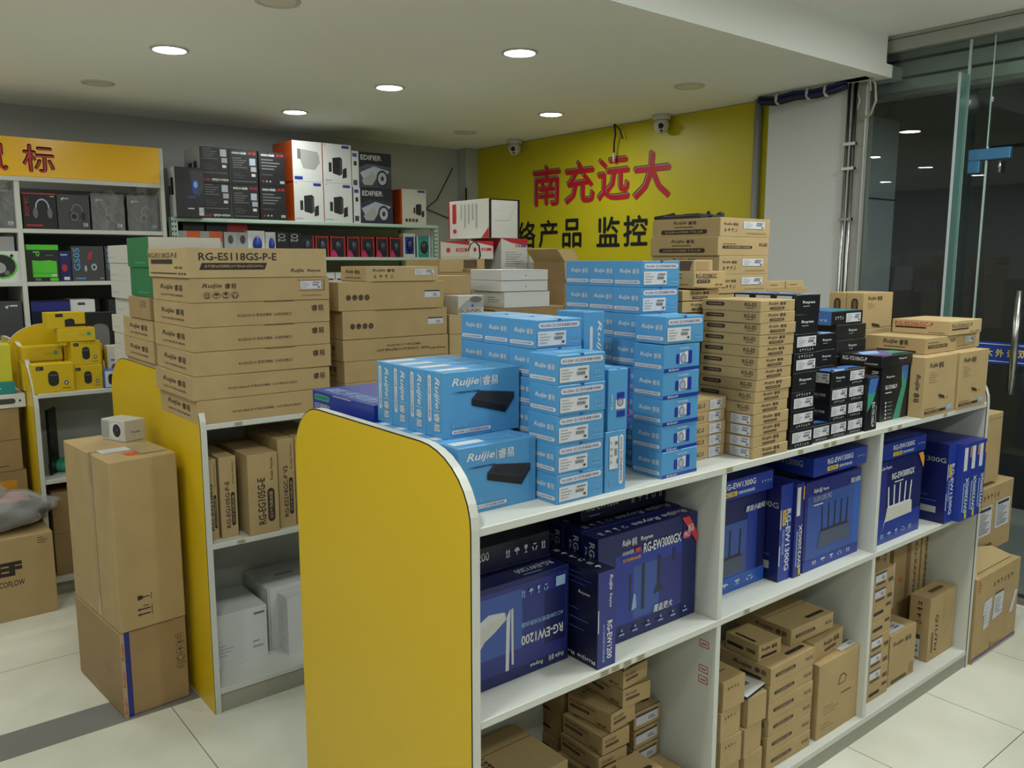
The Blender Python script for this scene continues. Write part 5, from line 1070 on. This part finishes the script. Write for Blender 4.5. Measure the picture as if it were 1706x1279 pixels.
put('gw', 1.605, 5.13, ZQ, 'grey box with orange patch behind the tan pile, rack shelf', gQ); put('gw', 1.742, 5.14, ZQ, 'grey box behind the tan pile on the rack shelf, second', gQ); put('gp', 1.882, 5.13, ZQ, 'grey box with small dark oval picture on the rack shelf', gQ); put('gp', 1.962, 5.14, ZQ, 'grey box next to the white mouse packs on the rack', gQ)
for i, (x, m_) in enumerate(((1.66, 'carton_black'), (1.80, 'carton_black'), (1.93, 'carton_red'))):
    kind('up%d' % i, 'gadget_box', 'box', .13, .2, .05, m_); put('up%d' % i, x, 5.2, ZQ+.153, 'flat dark box lying on the grey boxes under the rack top, %s' % ORD[i], gQ)
kind('lowb', 'gadget_box', 'box', .06, .1, .20, 'white', lambda F: (F['F'].rect(.15, .55, .85, .8, 'royal'), F['F'].ell(.5, .7, .2, .06, 'navy')))
for i in range(4): put('lowb', 2.49+.067*i, 5.13, 1.15+.12, 'white box with blue window on the lower rack shelf, %s' % ORD[i], gQ)
kind('lowsup', 'gadget_box', 'box', .8, .3, .118, 'black_soft'); put('lowsup', 2.45, 5.12, 1.15, 'dark wide box on the lower rack shelf')
kind('lowo', 'gadget_box', 'box', .11, .12, .24, 'carton_orange'); put('lowo', 2.82, 5.2, 1.27, 'orange box on the lower rack shelf, left', gQ); put('lowo', 2.96, 5.2, 1.27, 'orange box on the lower rack shelf, right', gQ)

# ------------------------------------------------------------------ cabinet contents (headsets)
gH = 'headset boxes in the cabinet'
def headset(f, cu, cv, s, m, m2):
    for r in (1.0, .84):
        pass
    n = 14; out = [(cu+.17*s*math.cos(math.pi*(i/n*1.2-.1)), cv+.20*s*math.sin(math.pi*(i/n*1.2-.1))) for i in range(n+1)]; inn = [(cu+.135*s*math.cos(math.pi*(i/n*1.2-.1)), cv+.165*s*math.sin(math.pi*(i/n*1.2-.1))) for i in range(n+1)][::-1]
    for i in range(n): f.poly([out[i], out[i+1], inn[n-1-i], inn[n-i]], m)
    f.ell(cu-.17*s, cv-.12*s, .06*s, .12*s, m2); f.ell(cu+.17*s, cv-.12*s, .06*s, .12*s, m2)
def hs1(F):
    f = F['F']; f.rect(0, .965, 1, 1, 'carton_red'); headset(f, .58, .6, 1.25, 'silver', 'grey'); f.text('SOMIC', .06, .35, .18, .9, 'carton_red', 270); f.rect(.08, .08, .55, .13, 'carton_red'); f.rect(.82, .9, .95, .93, 'grey_light')
kind('hs1', 'headset_box', 'box', .162, .12, .190, 'black_soft', hs1); put('hs1', .812, 5.13, 1.715, 'dark headset box with red vertical name, left in the top row', gH)
def hs2(F):
    f = F['F']; f.poly([(.12, .88), (.22, .92), (.17, .82), (.155, .82)], 'paper'); f.rect(.2, .86, .36, .9, 'grey_light'); headset(f, .6, .52, 1.1, 'grey', 'black_soft'); f.ell(.5, .38, .13, .12, 'grey'); f.ell(.5, .38, .09, .08, 'black_soft'); f.rect(.4, .26, .72, .28, 'grey'); f.text('E8', .78, .1, .92, .2, 'paper')
kind('hs2', 'headset_box', 'box', .160, .12, .190, 'grey_dark', hs2); put('hs2', .978, 5.13, 1.715, 'plain dark grey headset box, second in the top row', gH)
def film(w, d, h, seed, ruff=.006):
    b = MB(); r2 = random.Random(seed); n = 30; V = []; F = []
    folds = [(r2.uniform(.5, 1.3), r2.uniform(-.6, 1.4), r2.uniform(6, 16), r2.uniform(0, 6)) for _ in range(5)]
    def dz(u, v): return sum((1-abs(math.sin(a*u*k*.5+c*v*k*.5+p)))**6 for a, c, k, p in folds)*ruff*1.3
    for j in range(n+1):
        for i in range(n+1):
            u, v = i/n, j/n; V.append(((u-.5)*(w+.006), -d/2-.003-dz(u, v), v*(h+.012)))
    for j in range(n):
        for i in range(n): F.append((j*(n+1)+i, j*(n+1)+i+1, (j+1)*(n+1)+i+1, (j+1)*(n+1)+i))
    b.grid(V, F, 'plastic_film', True)
    V = []; F = []
    for i in range(n+1):
        for j in range(6): V.append(((i/n-.5)*(w+.006), -d/2-.003+d*j/5, h+.006+.02*math.sin(3.1*i/n)*abs(math.sin(j*1.1+seed))+dz(i/n, j/5)))
    for i in range(n):
        for j in range(5): F.append((i*6+j, (i+1)*6+j, (i+1)*6+j+1, i*6+j+1))
    b.grid(V, F, 'plastic_film', True); return b
def wrapped(x, w, label, seed):
    o = put('hs3', x, 5.14, 1.715, label, gH); film(.168, .12, .19, seed, .010).build('plastic_wrap', o)
kind('hs3', 'headset_box', 'box', .168, .12, .19, 'grey_dark', hs2)
wrapped(1.150, .18, 'grey headset box in wrinkled clear plastic, third in the top row', 3); wrapped(1.337, .18, 'grey headset box in wrinkled clear plastic, beside the right cabinet side', 5); wrapped(.612, .18, 'grey headset box in wrinkled clear plastic, left of the cabinet divider', 8)
def limeb(F):
    f = F['F']; f.rect(0, 0, 1, .86, 'carton_black'); f.poly([(.16, .12), (.92, .12), (.92, .55), (.7, .58), (.4, .56), (.16, .58)], 'lime'); f.rect(.16, .22, .92, .235, 'carton_green'); f.text('P', .2, .68, .4, .82, 'lime', 90); f.rect(.6, .7, .82, .73, 'carton_green'); f.rect(.74, .14, .9, .2, 'paper'); f.rect(.68, .02, .94, .1, 'lime'); f.rect(.22, .03, .4, .09, 'grey')
kind('limeb', 'headset_box', 'box', .155, .12, .198, 'lime', limeb); put('limeb', .812, 5.13, 1.435, 'black and lime green headset box in the second row', gH)
kind('blub', 'headset_box', 'box', .056, .12, .165, 'navy', lambda F: (F['F'].ell(.4, .45, .25, .12, 'carton_red'), F['F'].rect(.3, .05, .8, .15, 'paper'), F['F'].rect(.1, .85, .7, .9, 'paper_blue'))); put('blub', .969, 5.13, 1.435, 'narrow blue headset box between green and grey ones', gH)
def g505(F):
    f = F['F']; f.text('G505', .06, .3, .26, .95, 'sky_blue', 270, 0, .02); f.poly([(.48, .62), (.56, .84), (.66, .84), (.6, .6)], 'carton_red'); f.ell(.66, .42, .14, .16, 'grey_dark'); f.ell(.68, .4, .09, .1, 'silver'); f.ell(.68, .4, .04, .05, 'black_soft'); f.ell(.42, .36, .04, .09, 'silver'); f.rect(.1, .06, .4, .1, 'sky_blue'); f.rect(.85, .06, .97, .09, 'grey_light')
kind('g505', 'headset_box', 'box', .165, .12, .193, 'grey_dark', g505); put('g505', 1.028, 5.13, 1.435, 'grey headset box with light blue model number, second row', gH)
put('g505', 1.20, 5.13, 1.435, 'grey headset box hidden behind the tall white pile, second row', gH)
def whh(F):
    f = F['F']; f.ell(.5, .5, .42, .4, 'lime'); f.ell(.47, .52, .40, .36, 'black_soft'); f.ell(.4, .46, .2, .18, 'grey_light'); f.ell(.62, .3, .08, .08, 'grey'); f.ell(.78, .85, .05, .05, 'black'); f.rect(.74, .6, .77, .85, 'black_soft')
kind('whh', 'headset_box', 'box', .165, .12, .163, 'white', whh); put('whh', .615, 5.13, 1.435, 'white headset box with big black and green headset picture', gH)
kind('whl', 'headset_box', 'box', .14, .10, .075, 'grey_light'); put('whl', .622, 5.14, 1.599, 'small grey box lying on the white headset box', gH)
kind('dkl', 'keyboard_box', 'box', .40, .20, .205, 'grey_dark', lambda F: (F['F'].poly([(.80, .86), (.85, .9), (.83, .8), (.825, .8)], 'paper'), F['F'].rect(.86, .86, .95, .9, 'paper'), F['F'].lines(.5, .3, .78, .8, 4, 'grey', .12), F['F'].rect(.5, .1, .62, .22, 'grey_light'))); put('dkl', .37, 5.12, 1.13, 'wide dark grey box with small white logo in the left bay, third row', gH)
kind('bbl', 'keyboard_box', 'box', .19, .20, .205, 'navy_dark', lambda F: (F['F'].rect(0, .72, 1, .95, 'indigo'), F['F'].text('TURBO', .7, .6, .98, .7, 'paper'))); put('bbl', .812, 5.12, 1.13, 'dark box with violet top stripe in the third cabinet row', gH)
kind('whk', 'keyboard_box', 'box', .125, .20, .204, 'white', lambda F: F['F'].rect(.3, .85, .6, .92, 'grey_dark')); put('whk', 1.004, 5.125, 1.13, 'white box beside the violet striped one in the third row', gH)
kind('blk3', 'keyboard_box', 'box', .18, .2, .2, 'black_soft'); put('blk3', 1.20, 5.13, 1.13, 'black box at the right of the third cabinet row', gH)

# ------------------------------------------------------------------ far left gondola contents
Z3 = .955
gY = 'yellow earphone boxes at far left'
def ear(F):
    f = F['F']; f.rect(.08, .80, .26, .93, 'ink'); f.lines(.1, .84, .24, .88, 1, 'grey_light'); f.pill(.36, .24, .62, .76, 'black_soft', .45); f.rect(.40, .60, .6, .63, 'grey'); f.ell(.80, .33, .055, .075, 'indigo'); f.ell(.80, .33, .03, .04, 'paper'); f.rect(.4, .08, .62, .14, 'tag_yellow'); f.rect(.7, .14, .9, .16, 'ink_soft'); F['T'].rect(.3, .4, .7, .5, 'tag_yellow')
kind('ear', 'earphone_box', 'box', .165, .09, .132, 'carton_yellow', ear)
kind('ear2', 'earphone_box', 'box', .124, .085, .112, 'carton_yellow', ear)
def earf(F):
    f = F['F']; f.text('FWS', .3, .3, .52, .7, 'tag_yellow'); f.rect(.55, .48, .75, .5, 'ink_soft'); f.ell(.83, .55, .06, .14, 'art_green')
kind('earf', 'earphone_box', 'box', .155, .10, .060, 'carton_yellow', earf)
put('ear', .652, 4.206, Z3, 'yellow earphone box with black case picture, front left on the shelf', gY, 0); put('ear2', .8185, 4.225, Z3, 'yellow earphone box with black case picture, right of the front one', gY); put('ear2', .8185, 4.232, Z3+.113, 'yellow earphone box with black case picture, upper right', gY)
put('ear', .635, 4.36, Z3, 'yellow earphone box hidden behind the front left one', gY)
kind('ear4', 'earphone_box', 'box', .165, .10, .066, 'carton_yellow', earf); put('ear4', .640, 4.355, Z3+.133, 'plain yellow earphone box lying flat behind the front ones', gY); put('ear4', .812, 4.35, Z3, 'plain yellow earphone box hidden behind, lower', gY); put('ear4', .812, 4.35, Z3+.067, 'plain yellow earphone box hidden behind, middle', gY); put('ear4', .812, 4.35, Z3+.134, 'plain yellow earphone box hidden behind, upper', gY)
put('earf', .768, 4.235, Z3+.2265, 'flat yellow earphone box with pale letters, second from the top', gY, -4)
def ear6(F): f = F['F']; f.rect(.2, .72, .4, .93, 'ink'); f.poly([(.44, .1), (.44, .55), (.62, .62), (.7, .52), (.72, .1)], 'black_soft'); f.rect(.7, .1, 1, .25, 'black_soft')
kind('ear6', 'earphone_box', 'box', .155, .10, .072, 'carton_yellow', ear6); put('ear6', .735, 4.24, Z3+.287, 'yellow earphone box with dark earbud picture, topmost of the pile', gY, 3)
kind('blsm', 'earphone_box', 'box', .062, .06, .086, 'royal_light', lambda F: (F['F'].rect(.06, .05, .94, .95, 'paper'), F['F'].pill(.28, .2, .76, .78, 'router_dark', .4), F['L'].lines(.2, .3, .8, .8, 3, 'paper_blue'))); put('blsm', .944, 4.206, Z3, 'small blue and white earphone box right of the yellow ones')
kind('purp', 'earphone_box', 'box', .075, .06, .190, 'offwhite', lambda F: (F['L'].rect(0, 0, 1, 1, 'carton_yellow'), F['F'].pill(.2, .2, .8, .55, 'purple', .4), F['F'].rect(.2, .62, .7, .66, 'purple'), F['T'].rect(.6, 0, 1, 1, 'tag_yellow'))); put('purp', .985, 4.30, Z3, 'slim white and yellow box with purple picture')
kind('bspk', 'headset_box', 'box', .17, .10, .34, 'carton_black', lambda F: (F['F'].pill(.32, .46, .80, .84, 'grey', .4), F['F'].poly([(.2, .5), (.34, .38), (.62, .3), (.95, .05), (.9, .0), (.6, .05), (.3, .3)], 'offwhite'), F['F'].poly([(.3, .45), (.5, .32), (.55, .28), (.48, .27), (.32, .4)], 'carton_red'), F['F'].rect(.1, .84, .18, .98, 'paper'))); put('bspk', .905, 4.478, Z3, 'tall black box with grey rounded speaker picture behind yellow boxes', None, -6)
def lamp_panel():
    b = MB(); b.box(-.05, -.006, 0, .05, .006, .31, 'screen_black', .003); tag(b.build('black_panel', None, (.73, 4.33, .557), 60), 'black upright panel on the middle shelf behind the tall carton', 'panel')
    b = MB(); b.ball((0, 0, .03), (.09, .06, .035), 'art_green', 16, 8, lambda d: 1+.1*math.sin(6*d[0])*math.cos(5*d[1])); tag(b.build('plastic_parcel', None, (.80, 4.36, .555)), 'pale green plastic parcel on the middle shelf', 'parcel')
    b = MB(); b.ball((0, 0, .05), (.12, .07, .055), 'ink_soft', 16, 8, lambda d: 1+.12*math.sin(5*d[0]+2)*math.cos(4*d[1])); tag(b.build('dark_bundle', None, (.98, 4.40, .755-.2+.002)), 'dark soft bundle on the middle shelf', 'bundle')
lamp_panel()
kind('lowk', 'shipping_carton', 'box', .24, .30, .20, 'kraft_dark', lambda F: F['F'].text('new Product', .32, .1, .42, .8, 'ink_soft', 90)); 
for i in range(2): put('lowk', .69, 4.24, .085+.2015*i, 'tan carton inside the far left gondola bottom, %s' % ('lower', 'upper')[i], 'tan cartons in the far left gondola')
# cartons and bag left of it
kind('ef', 'shipping_carton', 'box', .60, .30, .366, 'kraft', lambda F: (F['F'].text('ECOFLOW', .62, .42, .80, .49, 'ink'), F['F'].text('EF', .62, .55, .79, .72, 'ink', 0, 0, .06), F['F'].lines(.9, .88, .97, .97, 3, 'ink_soft', .3)))
put('ef', .049, 4.032, 0, 'tan carton with large dark printed letters under the plastic bag')
kind('lc1', 'shipping_carton', 'box', .42, .28, .37, 'kraft_dark', plain); kind('lc2', 'shipping_carton', 'box', .42, .28, .214, 'kraft_dark', lambda F: (F['F'].rect(.72, .6, .9, .8, 'tag_orange'), plain(F))); kind('lc3', 'shipping_carton', 'box', .41, .28, .292, 'kraft_dark', lambda F: (plain(F), F['F'].lines(.6, .06, .9, .16, 2, 'ink_soft', .3)))
put('lc1', .18, 4.375, 0, 'brown carton behind the lettered one, bottom of the pile', 'brown cartons at far left'); put('lc2', .20, 4.378, .371, 'brown carton with orange patch at far left, middle of the pile', 'brown cartons at far left'); put('lc3', .198, 4.376, .586, 'brown carton at far left, top of the brown pile', 'brown cartons at far left')
kind('wsl', 'gadget_box', 'box', .290, .24, .062, 'white', lambda F: (F['F'].pill(.40, .3, .86, .7, 'grey_dark'), F['F'].ell(.92, .5, .015, .1, 'black'))); put('wsl', .35, 4.37, .880, 'flat white box with dark slot picture at the far left edge')
kind('tealb', 'gadget_box', 'box', .20, .16, .055, 'teal', lambda F: F['F'].lines(.5, .4, .9, .6, 1, 'paper')); put('tealb', .405, 4.385, .943, 'teal box on the flat white box at the far left edge')
kind('leaf', 'gadget_box', 'box', .16, .10, .006, 'paper_blue')
kind('yel', 'gadget_box', 'box', .20, .12, .17, 'carton_pale_yellow', lambda F: F['F'].rect(.3, .1, .7, .14, 'tag_yellow')); put('yel', .40, 4.40, .9985, 'pale yellow box cut by the left edge of the photo')
def bag():
    o = empty('plastic_bag', (.42, 4.18, .367), 'rumpled clear plastic bag of dark clothes on the lettered carton', 'bag')
    def rum(s, a): return lambda d: 1+a*math.sin(7*d[0]+s)*math.cos(6*d[2]-s)+a*.7*math.sin(13*d[1]+9*d[0]*d[2])
    b = MB(); b.ball((0, 0, .085), (.27, .13, .085), 'bag_film', 40, 22, rum(1.3, .10)); b.ball((-.02, .01, .17), (.10, .07, .05), 'bag_film', 24, 12, rum(.4, .2)); b.build('film', o)
    b = MB(); b.ball((.02, .01, .07), (.22, .10, .06), 'grey_dark', 28, 16, rum(2.2, .14)); b.build('dark_cloth', o)
    b = MB(); b.ball((.06, .02, .115), (.11, .06, .045), 'red_cloth', 24, 12, rum(3.2, .14)); b.build('pink_cloth', o); b = MB(); b.ball((-.06, -.02, .105), (.12, .07, .04), 'grey_light', 24, 12, rum(4.2, .14)); b.build('grey_cloth', o)
bag()

# ------------------------------------------------------------------ cartons on the floor beside the second gondola
def tape(pb, w, d, h): 
    f = Face(pb, 'L', w, d, h); f.n = 4; f.rect(.57, .02, .63, 1, 'tape_clear'); g = Face(pb, 'T', w, d, h); g.n = 4; g.rect(0, .37, .5, .43, 'tape_clear')
def big_low(F):
    f = F['F']; f.icons(.82, .38, .95, .82, 5, 'ink_soft', 'kraft', True); l = F['L']; l.lines(.6, .4, .9, .5, 2, 'kraft_dark', .2)
def low_tape(pb, w, d, h):
    f = Face(pb, 'F', w, d, h); f.n = 4; f.rect(.06, 0, .14, 1, 'indigo'); f.rect(0, 0, .06, 1, 'tape_clear')
    for i in range(3): f.text('Ruijie', .01, .04+.32*i, .055, .24+.32*i, 'ink_red', 270, .2)
kind('biglow', 'shipping_carton', 'box', .225, .465, .305, 'kraft_dark', big_low, (), .003, [('packing_tape', low_tape, 'printed red and blue tape')])
put('biglow', .637, 2.888, .0015, 'tan carton with printed tape on the grey floor strip, under the tall one', 'tall pair of cartons', 5)
def big_up(F):
    f = F['F']; f.rect(.36, .13, .44, .135, 'ink'); f.poly([(.28, .17), (.28, .20), (.36, .195), (.36, .175)], 'ink'); f.rect(.36, .182, .46, .188, 'ink'); f.rect(.48, .165, .49, .205, 'ink'); f.rect(.3, .08, .46, .088, 'ink'); f.rect(.3, .11, .46, .118, 'ink'); f.poly([(.26, .084), (.31, .075), (.31, .093)], 'ink'); f.poly([(.26, .114), (.31, .105), (.31, .123)], 'ink'); f.rect(.48, .07, .49, .13, 'ink'); t = F['T']; t.rect(.35, .1, .55, .22, 'carton_orange'); t.rect(0, .40, 1, .405, 'kraft_edge')
def shipping(pb, w, d, h):
    f = Face(pb, 'T', w, d, h); f.n = 8; f.rect(.12, .28, .55, .42, 'paper'); f.lines(.16, .3, .5, .4, 3, 'grey_light', .2); f.rect(.55, .1, .95, .42, 'tape_clear')
kind('bigup2', 'shipping_carton', 'box', .222, .475, .592, 'kraft', big_up, (), .004, [('packing_tape', tape, 'clear tape strip'), ('shipping_label', shipping, 'white shipping label')])
put('bigup2', .640, 2.880, .3075, 'tall tan carton standing on the taped one beside the yellow end', 'tall pair of cartons', 5)
def camera_box():
    k = kind('cambox', 'camera_box', 'box', .085, .13, .076, 'offwhite', lambda F: (F['F'].text('TP-LINK', .3, .36, .74, .46, 'grey_dark'), F['F'].lines(.32, .24, .7, .3, 1, 'grey_light'), F['F'].ell(.52, .6, .03, .04, 'grey_light'), F['L'].ell(.62, .5, .24, .42, 'white', 20), F['L'].ell(.66, .5, .17, .32, 'router_dark', 20), F['L'].ell(.7, .46, .08, .16, 'black', 16), F['L'].ell(.68, .54, .03, .05, 'grey'), F['L'].rect(.0, .1, .3, .9, 'grey_light')))
    put('cambox', .765, 3.165, .9005, 'small white box with round dark camera picture on the tall tan carton', None, 22)
camera_box()

# ------------------------------------------------------------------ cartons past the right end of the front gondola
def fbox():
    o = empty('shipping_carton', (3.292, 1.243, 0), 'large open tan carton with white papers on the floor at right', 'box')
    w, d, h = .415, .36, .343; b = MB(); t = .005
    b.box(0, 0, 0, w, d, t, 'kraft'); b.box(0, 0, t, w, t, h, 'kraft'); b.box(0, d-t, t, w, d, h, 'kraft'); b.box(0, t, t, t, d-t, h, 'kraft'); b.box(w-t, t, t, w, d-t, h, 'kraft')
    b.box(t, t, h-.005, w-t, d-t, h, 'kraft')
    M2 = Matrix.Translation((w/2, d/2, 0)); f = Face(b, 'F', w, d, h); n0 = len(b.v)
    f.icons(.36, .80, .84, .88, 6, 'ink_soft'); f.poly([(.40, .06), (.62, .06), (.62, .08), (.42, .08), (.42, .14), (.40, .14)], 'kraft_dark'); f.lines(.02, .84, .1, .98, 4, 'ink_red', .3)
    for i in range(n0, len(b.v)): b.v[i] = (b.v[i][0]+w/2, b.v[i][1]+d/2, b.v[i][2])
    b.build('carton_body', o)
    def onfront(nm, prints, lab):
        q = MB(); g = Face(q, 'F', w, d, h); g.n = 8; prints(g); q.v = [(a+w/2, c+d/2, e) for a, c, e in q.v]; r = q.build(nm, o); r['label'] = lab
    onfront('shipping_label', lambda g: (g.poly([(.17, .52), (.36, .56), (.36, .70), (.19, .68)], 'paper'), g.poly([(.20, .34), (.32, .36), (.34, .56), (.20, .52)], 'paper'), g.lines(.2, .4, .31, .66, 6, 'grey_light', .2)), 'white paper label')
    onfront('shipping_label', lambda g: (g.poly([(.40, .40), (.62, .43), (.64, .72), (.42, .70)], 'paper'), g.lines(.44, .46, .6, .66, 8, 'grey', .3), g.rect(.43, .70, .63, .72, 'grey_dark')), 'white waybill')
    onfront('paper_strip', lambda g: g.poly([(.80, .36), (.88, .36), (.98, .60), (.90, .62)], 'paper'), 'white paper strip')
    onfront('packing_tape', lambda g: (g.rect(0, .0, 1, .045, 'tape_clear'), g.rect(0, .03, 1, .06, 'violet_ink')), 'dark edge tape')
    for pts in ([(0, 0, h), (0, d*.8, h), (.11, d*.55, h+.06), (.10, .05, h+.035)], [(.02, .03, h+.002), (w-.02, .03, h+.002), (w-.05, .10, h+.03), (.14, .09, h+.075)]):
        q = MB(); a = Vector(pts[1])-Vector(pts[0]); c = Vector(pts[3])-Vector(pts[0]); nn = a.cross(c).normalized()*.004
        q.grid([tuple(Vector(p)) for p in pts]+[tuple(Vector(p)+nn) for p in pts], [(0,1,2,3),(7,6,5,4),(0,4,5,1),(1,5,6,2),(2,6,7,3),(3,7,4,0)], 'kraft_pale'); q.build('flap', o)
fbox()
kind('fb_s', 'shipping_carton', 'box', .40, .32, .30, 'kraft_dark', plain); 
kind('fb2', 'shipping_carton', 'box', .375, .26, .285, 'kraft', lambda F: (F['F'].icons(.18, .80, .62, .90, 5, 'ink_soft'), F['F'].text('SP', .3, .04, .5, .14, 'ink_soft')), [('F', .06, .28, .44, .72, 'paper', 'waybill'), ('F', .54, .32, .92, .74, 'paper', 'waybill')], .003)
put('fb2', 3.495, 1.352, .3445, 'tan carton with two white waybills standing on the open one')
kind('fb3', 'shipping_carton', 'box', .27, .22, .29, 'kraft', lambda F: (F['F'].rect(0, .92, 1, .925, 'kraft_edge'), F['T'].rect(0, .49, 1, .51, 'carton_orange')), (), .003)
put('fb3', 3.452, 1.362, .6445, 'plain tan carton topping the waybill carton by the glass')
